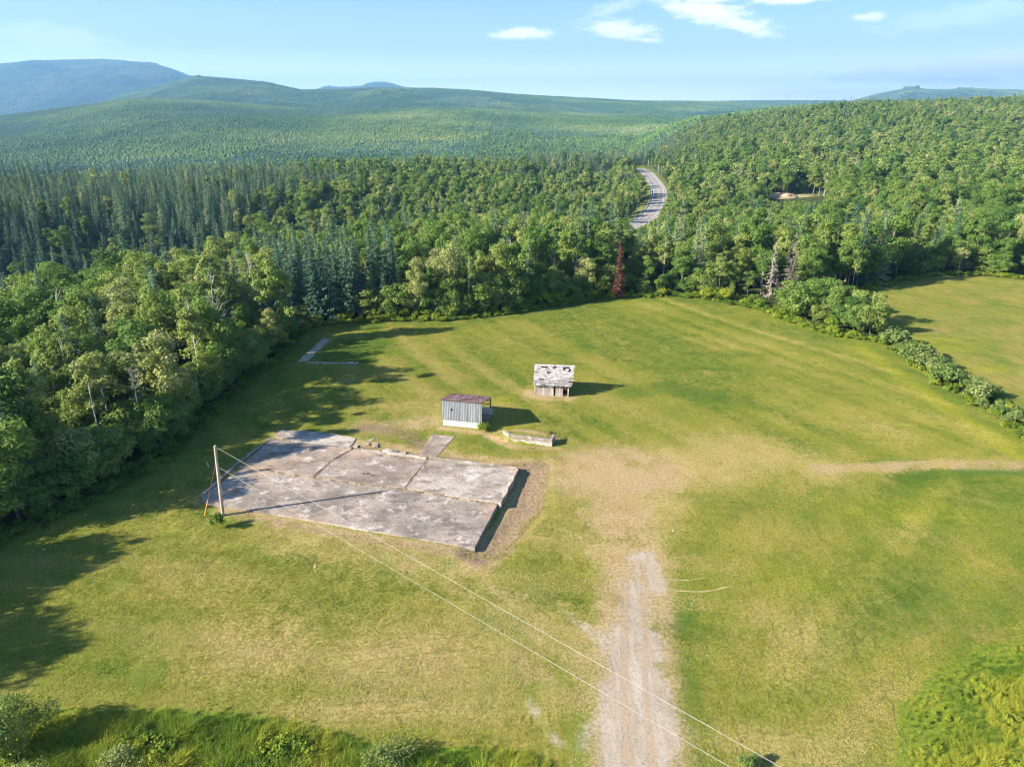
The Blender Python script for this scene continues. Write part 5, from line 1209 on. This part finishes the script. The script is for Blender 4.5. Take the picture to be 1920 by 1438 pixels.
for j, (x, y, s_) in enumerate(hp):
    me = HS[j % 4]; o = link('hedge_shrub', me, None, loc=(x, y, Tn1(x, y))); o.rotation_euler = (0, 0, random.uniform(0, 6)); w_ = random.uniform(.9, 1.3); o.scale = (s_ * w_, s_ * w_, s_); t_ = random.uniform(.3, .95) ; o['tone'] = t_
    b_ = next(nm for lim, nm in bands if y > lim); c_ = 'pale silvery' if t_ > .72 else 'grey-green' if t_ > .5 else 'darker green'; z_ = 'tall ' if s_ > 1.15 else 'small ' if s_ < .8 else ''
    uniq.setdefault('%s%s shrub %s' % (z_, c_, b_), []).append((-y, o, 'shrub', 'shrubs of the hedge between the fields', 'from its far end'))
eb = along(BACK_EDGE, 2.1, 1.3, .6); jn = 0; ebk = []
for (x, y) in eb:
    c_, r_, _ = project(np.array([x]), np.array([y]), np.array([0.])); c_ = float(c_[0])
    if c_ > 1500 and random.random() < .6: continue
    s_ = random.uniform(.55, 1.5) * (1.2 if 900 < c_ < 1130 or 1320 < c_ < 1400 else .85); t_ = random.uniform(.35, 1.0); ebk.append((x, y, c_, s_, t_))
for j, (x, y, c_, s_, t_) in enumerate(ebk):
    o = link('edge_bush', HS2[j % 4], None, loc=(x, y, Tn1(x, y))); o.rotation_euler = (0, 0, random.uniform(0, 6)); o.scale = (s_, s_, s_ * random.uniform(.8, 1.25)); o['tone'] = t_
    w_ = 'by the field corner' if c_ < 700 else 'behind the metal shed' if c_ < 920 else 'behind the wooden shack' if c_ < 1120 else 'below the red dead spruce' if c_ < 1200 else 'past the red dead spruce' if c_ < 1320 else 'beside the leafy cluster'
    uniq.setdefault('%s %s bush on the field edge %s' % ('tall' if s_ > 1.2 else 'low' if s_ < .75 else 'rounded', 'yellow-green' if t_ > .72 else 'light green' if t_ > .5 else 'mid green', w_), []).append((c_, o, 'bush', 'bushes along the far field edge', 'from left'))
for lb, mem in uniq.items():
    mem.sort(key=lambda q: q[0])
    for j, (_, o, ct, gr_, side) in enumerate(mem): tag(o, lb if len(mem) == 1 else '%s, %s %s' % (lb, ordw[j], side), ct, gr_)
# undergrowth along the wood edges
UG = [shrub_me('clump', 1300 + i, .9, .75, 260, .11, M_weed) for i in range(4)]
up = []
for off, jit, st in ((-.2, .4, .8), (.8, .5, .9), (2.0, .7, 1.2)):
    up += along(LEFT_EDGE[2:], st, off, jit); up += along(BACK_EDGE, st, off, jit)
    up += along([p for p in RFIELD[:8]], 1.2, off, jit)
up += along(HEDGE[:6], .9, -.4, .7) + along(HEDGE[:6], .9, 3.6, .9); up = np.array(up); 
uz = Tn(up[:, 0], up[:, 1]); nu = len(up); scatter('undergrowth', np.stack([up[:, 0], up[:, 1], uz], 1), rng.uniform(.45, 1.35, nu), rng.uniform(0, 6, nu), rng.integers(0, 4, nu), np.clip(rng.normal(.55, .25, nu) - .3 * (up[:, 0] < -38), 0, 1), UG, 'bright weeds and brambles along the foot of the woods')
def blades(seed, n, H, w, rad, lean=.35):
    g = np.random.default_rng(seed); a = g.uniform(0, 6.283, n); r_ = rad * np.sqrt(g.random(n)); b0 = np.stack([r_ * np.cos(a), r_ * np.sin(a), np.zeros(n)], 1); th = g.uniform(0, 6.283, n); side = np.stack([np.cos(th), np.sin(th), np.zeros(n)], 1) * w / 2
    h = H * g.uniform(.55, 1.2, n); ln = g.normal(size=(n, 3)) * lean * h[:, None]; ln[:, 2] = 0; mid = b0 + ln * .35 + np.array([0, 0, 1]) * (h * .6)[:, None]; tip = b0 + ln + np.array([0, 0, 1]) * h[:, None]
    v = np.stack([b0 - side, b0 + side, mid + side * .8, mid - side * .8, tip], 1).reshape(-1, 3); q = np.arange(n)[:, None] * 5
    return np_mesh('clump', v, [q + np.array([[0, 1, 2, 3]]), q + np.array([[3, 2, 4]])], False, {'tint': np.repeat(g.random(n), 5)}, [M_blade])
BL = [blades(1400 + i, 80, .8, .035, .42, .5) for i in range(4)] + [shrub_me('clump', 1410 + i, .8, .5, 140, .09, M_weed) for i in range(3)]
def fill(poly_, step, lo=-1e9):
    P = np.array(poly_); a, b_ = np.meshgrid(np.arange(max(P[:, 0].min(), -45), min(P[:, 0].max(), 62), step), np.arange(max(P[:, 1].min(), 24), P[:, 1].max(), step)); a = a.ravel() + rng.uniform(-.5, .5, a.size) * step; b_ = b_.ravel() + rng.uniform(-.5, .5, b_.size) * step
    k = sdist(a, b_, poly_) > rng.uniform(-.4, .5, a.size); c_, r_, _ = project(a, b_, np.zeros(len(a))); k &= (c_ > -150) & (c_ < 2070) & (r_ < 1560); return a[k], b_[k]
a1, b1 = fill(TALLB, .42); a2, b2 = fill(TALLR, .46)
ga = np.concatenate([a1, a2]); gb_ = np.concatenate([b1, b2]); gz = Tn(ga, gb_); cl_ = fbm(ga / 2.2, gb_ / 2.2, 3, 151); gi_ = np.where(cl_ > np.where(np.arange(len(ga)) >= len(a1), .60, .62), 4 + rng.integers(0, 3, len(ga)), rng.integers(0, 4, len(ga)))
right_ = np.arange(len(ga)) >= len(a1); gi_ = np.where(right_ & (rng.random(len(ga)) < .0), rng.integers(0, 4, len(ga)), gi_); sdt = np.maximum(sdist(ga, gb_, TALLB), sdist(ga, gb_, TALLR)); gi_ = np.where(sdt < 1.4, gi_ % 4, gi_); gt_ = np.clip(.66 + 2.2 * (fbm(ga / 3.1, gb_ / 3.1, 3, 161) - .5) + rng.normal(0, .1, len(ga)) + np.where(right_, .26, .16), 0, 1)
scatter('tall_grass', np.stack([ga, gb_, gz], 1), rng.uniform(.6, 1.25, len(ga)) * np.where(right_, .5, .9) * np.clip(.3 + np.maximum(sdist(ga, gb_, TALLB), sdist(ga, gb_, TALLR)) / 3.0, .3, 1) * (.6 + .9 * fbm(ga / 1.8, gb_ / 1.8, 2, 171)), rng.uniform(0, 6, len(ga)), gi_, gt_, BL, 'unmown tall grass and weeds along the bottom of the lawn')
print('tall grass', len(ga))
# short mown sward: blades all over the fields, thinner on worn ground
def mask_at(arr, x, y): return arr[np.clip(np.searchsorted(gy, y), 0, ny - 1) * nx + np.clip(np.searchsorted(gx, x), 0, nx - 1)]
def sward(seed, n, size):
    g = np.random.default_rng(seed); c = np.stack([g.uniform(-size / 2, size / 2, n), g.uniform(-size / 2, size / 2, n), np.zeros(n)], 1); k3 = 3; c = np.repeat(c, k3, 0) + g.normal(size=(n * k3, 3)) * .03; c[:, 2] = -.01; m_ = len(c)
    th = g.uniform(0, 6.283, m_); sd_ = np.stack([np.cos(th), np.sin(th), np.zeros(m_)], 1) * .016; h = g.uniform(.03, .085, m_); ln = g.normal(size=(m_, 3)) * .05; ln[:, 2] = h
    v = np.stack([c - sd_, c + sd_, c + ln + sd_ * .3, c + ln - sd_ * .3], 1).reshape(-1, 3)
    return np_mesh('sward', v, np.arange(m_ * 4).reshape(-1, 4), False, {'tint': np.repeat(np.repeat(g.random(n), k3), 4)}, [M_sward])
M_sward = leaf_mat('mown_blades', [(0.0, (.10, .19, .022)), (.35, (.24, .29, .032)), (.65, (.40, .375, .06)), (1.0, (.60, .47, .22))], .4, .5)
SW = [sward(1700 + i, 210, 1.7) for i in range(6)]
sx1, sy1 = jgrid(-52, 72, 24, 165, 1.5, .2); d_ = sdist(sx1, sy1, FIELD) > .3; c_, r_, _ = project(sx1, sy1, np.zeros(len(sx1))); gm = mask_at(cA, sx1, sy1); bm_ = mask_at(cB, sx1, sy1)
d_ &= (c_ > -60) & (c_ < 1990) & (r_ < 1500) & (rng.random(len(sx1)) > gm[:, 0] * 1.6) & (rng.random(len(sx1)) > gm[:, 1] * .75) & (bm_[:, 2] < .5)
for pg in (P_front, P_b1, P_b2, P_b3, P_far): d_ &= sdist(sx1, sy1, pg) < -.9
d_ &= ~((np.abs(sx1 + 5.5) < 5) & (np.abs(sy1 - 84.5) < 3.6)) & ~((np.abs(sx1 - 5.8) < 3.6) & (np.abs(sy1 - 95) < 3.2)) & (sdist(sx1, sy1, DIP) < -.6) & (sdist(sx1, sy1, gp([(810, 814), (853, 818), (820, 855), (786, 853)])) < -.8)
sx1, sy1, gm, bm_ = sx1[d_], sy1[d_], gm[d_], bm_[d_]
st_ = np.clip(.40 + .9 * (fbm(sx1 / 16, sy1 / 16, 3, 181) - .5) + .42 * gm[:, 2] + .5 * gm[:, 1] - .45 * bm_[:, 0] + .10 * bm_[:, 1], 0, 1)
def rows(ang, wid): ca, sa = math.cos(ang), math.sin(ang); u_ = sx1 * ca + sy1 * sa; v_ = -sx1 * sa + sy1 * ca + 3 * np.sin(u_ / 23); return fbm(v_ / wid, u_ / 48, 2, 191) - .5
wS = ssf((sx1 - 14) / 10) * (1 - ssf((sy1 - 66) / 14)); wN = ssf((sy1 - 66) / 14); st_ = np.clip(st_ + 1.35 * (wS * rows(R(38), 1.9) + wN * rows(R(118) if False else R(-64), 2.1) + (1 - np.clip(wS + wN, 0, 1)) * rows(R(-6), 2.0)), 0, 1)
scatter('mown_grass', np.stack([sx1, sy1, Tn(sx1, sy1)], 1), rng.uniform(.85, 1.2, len(sx1)), rng.uniform(0, 6, len(sx1)), rng.integers(0, 6, len(sx1)), st_, SW, 'short mown grass blades all over the field')
print('sward', len(sx1))
# single bushes on the lawn
def bush(label, px, py, H, w, n, leaf, m, tone_, seed):
    q = G(px, py); o = link('bush', shrub_me('foliage', seed, H, w, n, leaf, m), None, loc=(q.x, q.y, Tn1(q.x, q.y) - .05)); o['tone'] = tone_; tag(o, label, 'bush'); return o
bush('small dark green bush at the foot of the utility pole', 409, 990, 1.7, .75, 1500, .075, M_weed, .25, 1501)
bush('leafy bright green bush against the corner of the metal shed', 905, 807, 1.25, 1.0, 1200, .085, M_weed, .6, 1502)
bush('pale whitish-leaved bush in the tall grass near the bottom left', 232, 1440, 1.6, 1.6, 3000, .06, M_shrub, .85, 1503)
bush('pale grey-green bush at the edge of the tall grass left of the drive', 735, 1432, 1.5, 1.9, 3200, .055, M_shrub, .75, 1504)
bush('grey-green bush with a dark side, in the grass right of the drive', 1400, 1430, 1.1, .8, 1400, .06, M_shrub, .45, 1505)
def lawn_tree(label, px, py, H, cw, seed, tone_):
    v, f, ti, C, Rr = broad_crown(seed, H, cw, .2, 26, 9000, .075, .1); q = G(px, py); rt = empty('lawn_bush_tree', (q.x, q.y, Tn1(q.x, q.y))); tag(rt, label, 'bush')
    a = link('crown', crown_me('crown', v, f, ti, M_leaf), rt); a['tone'] = tone_; link('trunk', tubes_mesh('trunk', limbs(C, H, .07, seed, .7, 8), 5, M_bark), rt)
lawn_tree('large rounded green bush at the bottom left corner of the lawn', 15, 1410, 3.9, 2.7, 1601, .60)
lawn_tree('pale green bush in front of the big rounded one at the bottom left corner', 40, 1530, 3.0, 2.3, 1602, .72)

# ------------------------------------------------------------------ haze
bm = bmesh.new(); bmesh.ops.create_cube(bm, size=1)
for v_ in bm.verts: v_.co = Vector((v_.co.x * 25400, v_.co.y * 17600 + 7400, -130 + (v_.co.z + .5) * 850))
me = bpy.data.meshes.new('haze'); bm.to_mesh(me); bm.free()
hm = bpy.data.materials.new('haze_air'); hm.use_nodes = True; hm.node_tree.nodes.clear(); k = NT(hm.node_tree)
pv = k.n('ShaderNodeVolumePrincipled'); pv.inputs['Color'].default_value = (.20, .42, .72, 1); pv.inputs['Density'].default_value = HAZE; pv.inputs['Anisotropy'].default_value = .1
mo = k.n('ShaderNodeOutputMaterial'); hm.node_tree.links.new(pv.outputs[0], mo.inputs['Volume'])
hz_o = link('haze', me, m=hm); tag(hz_o, 'thin blue summer haze over the valley and mountains', kind='stuff')
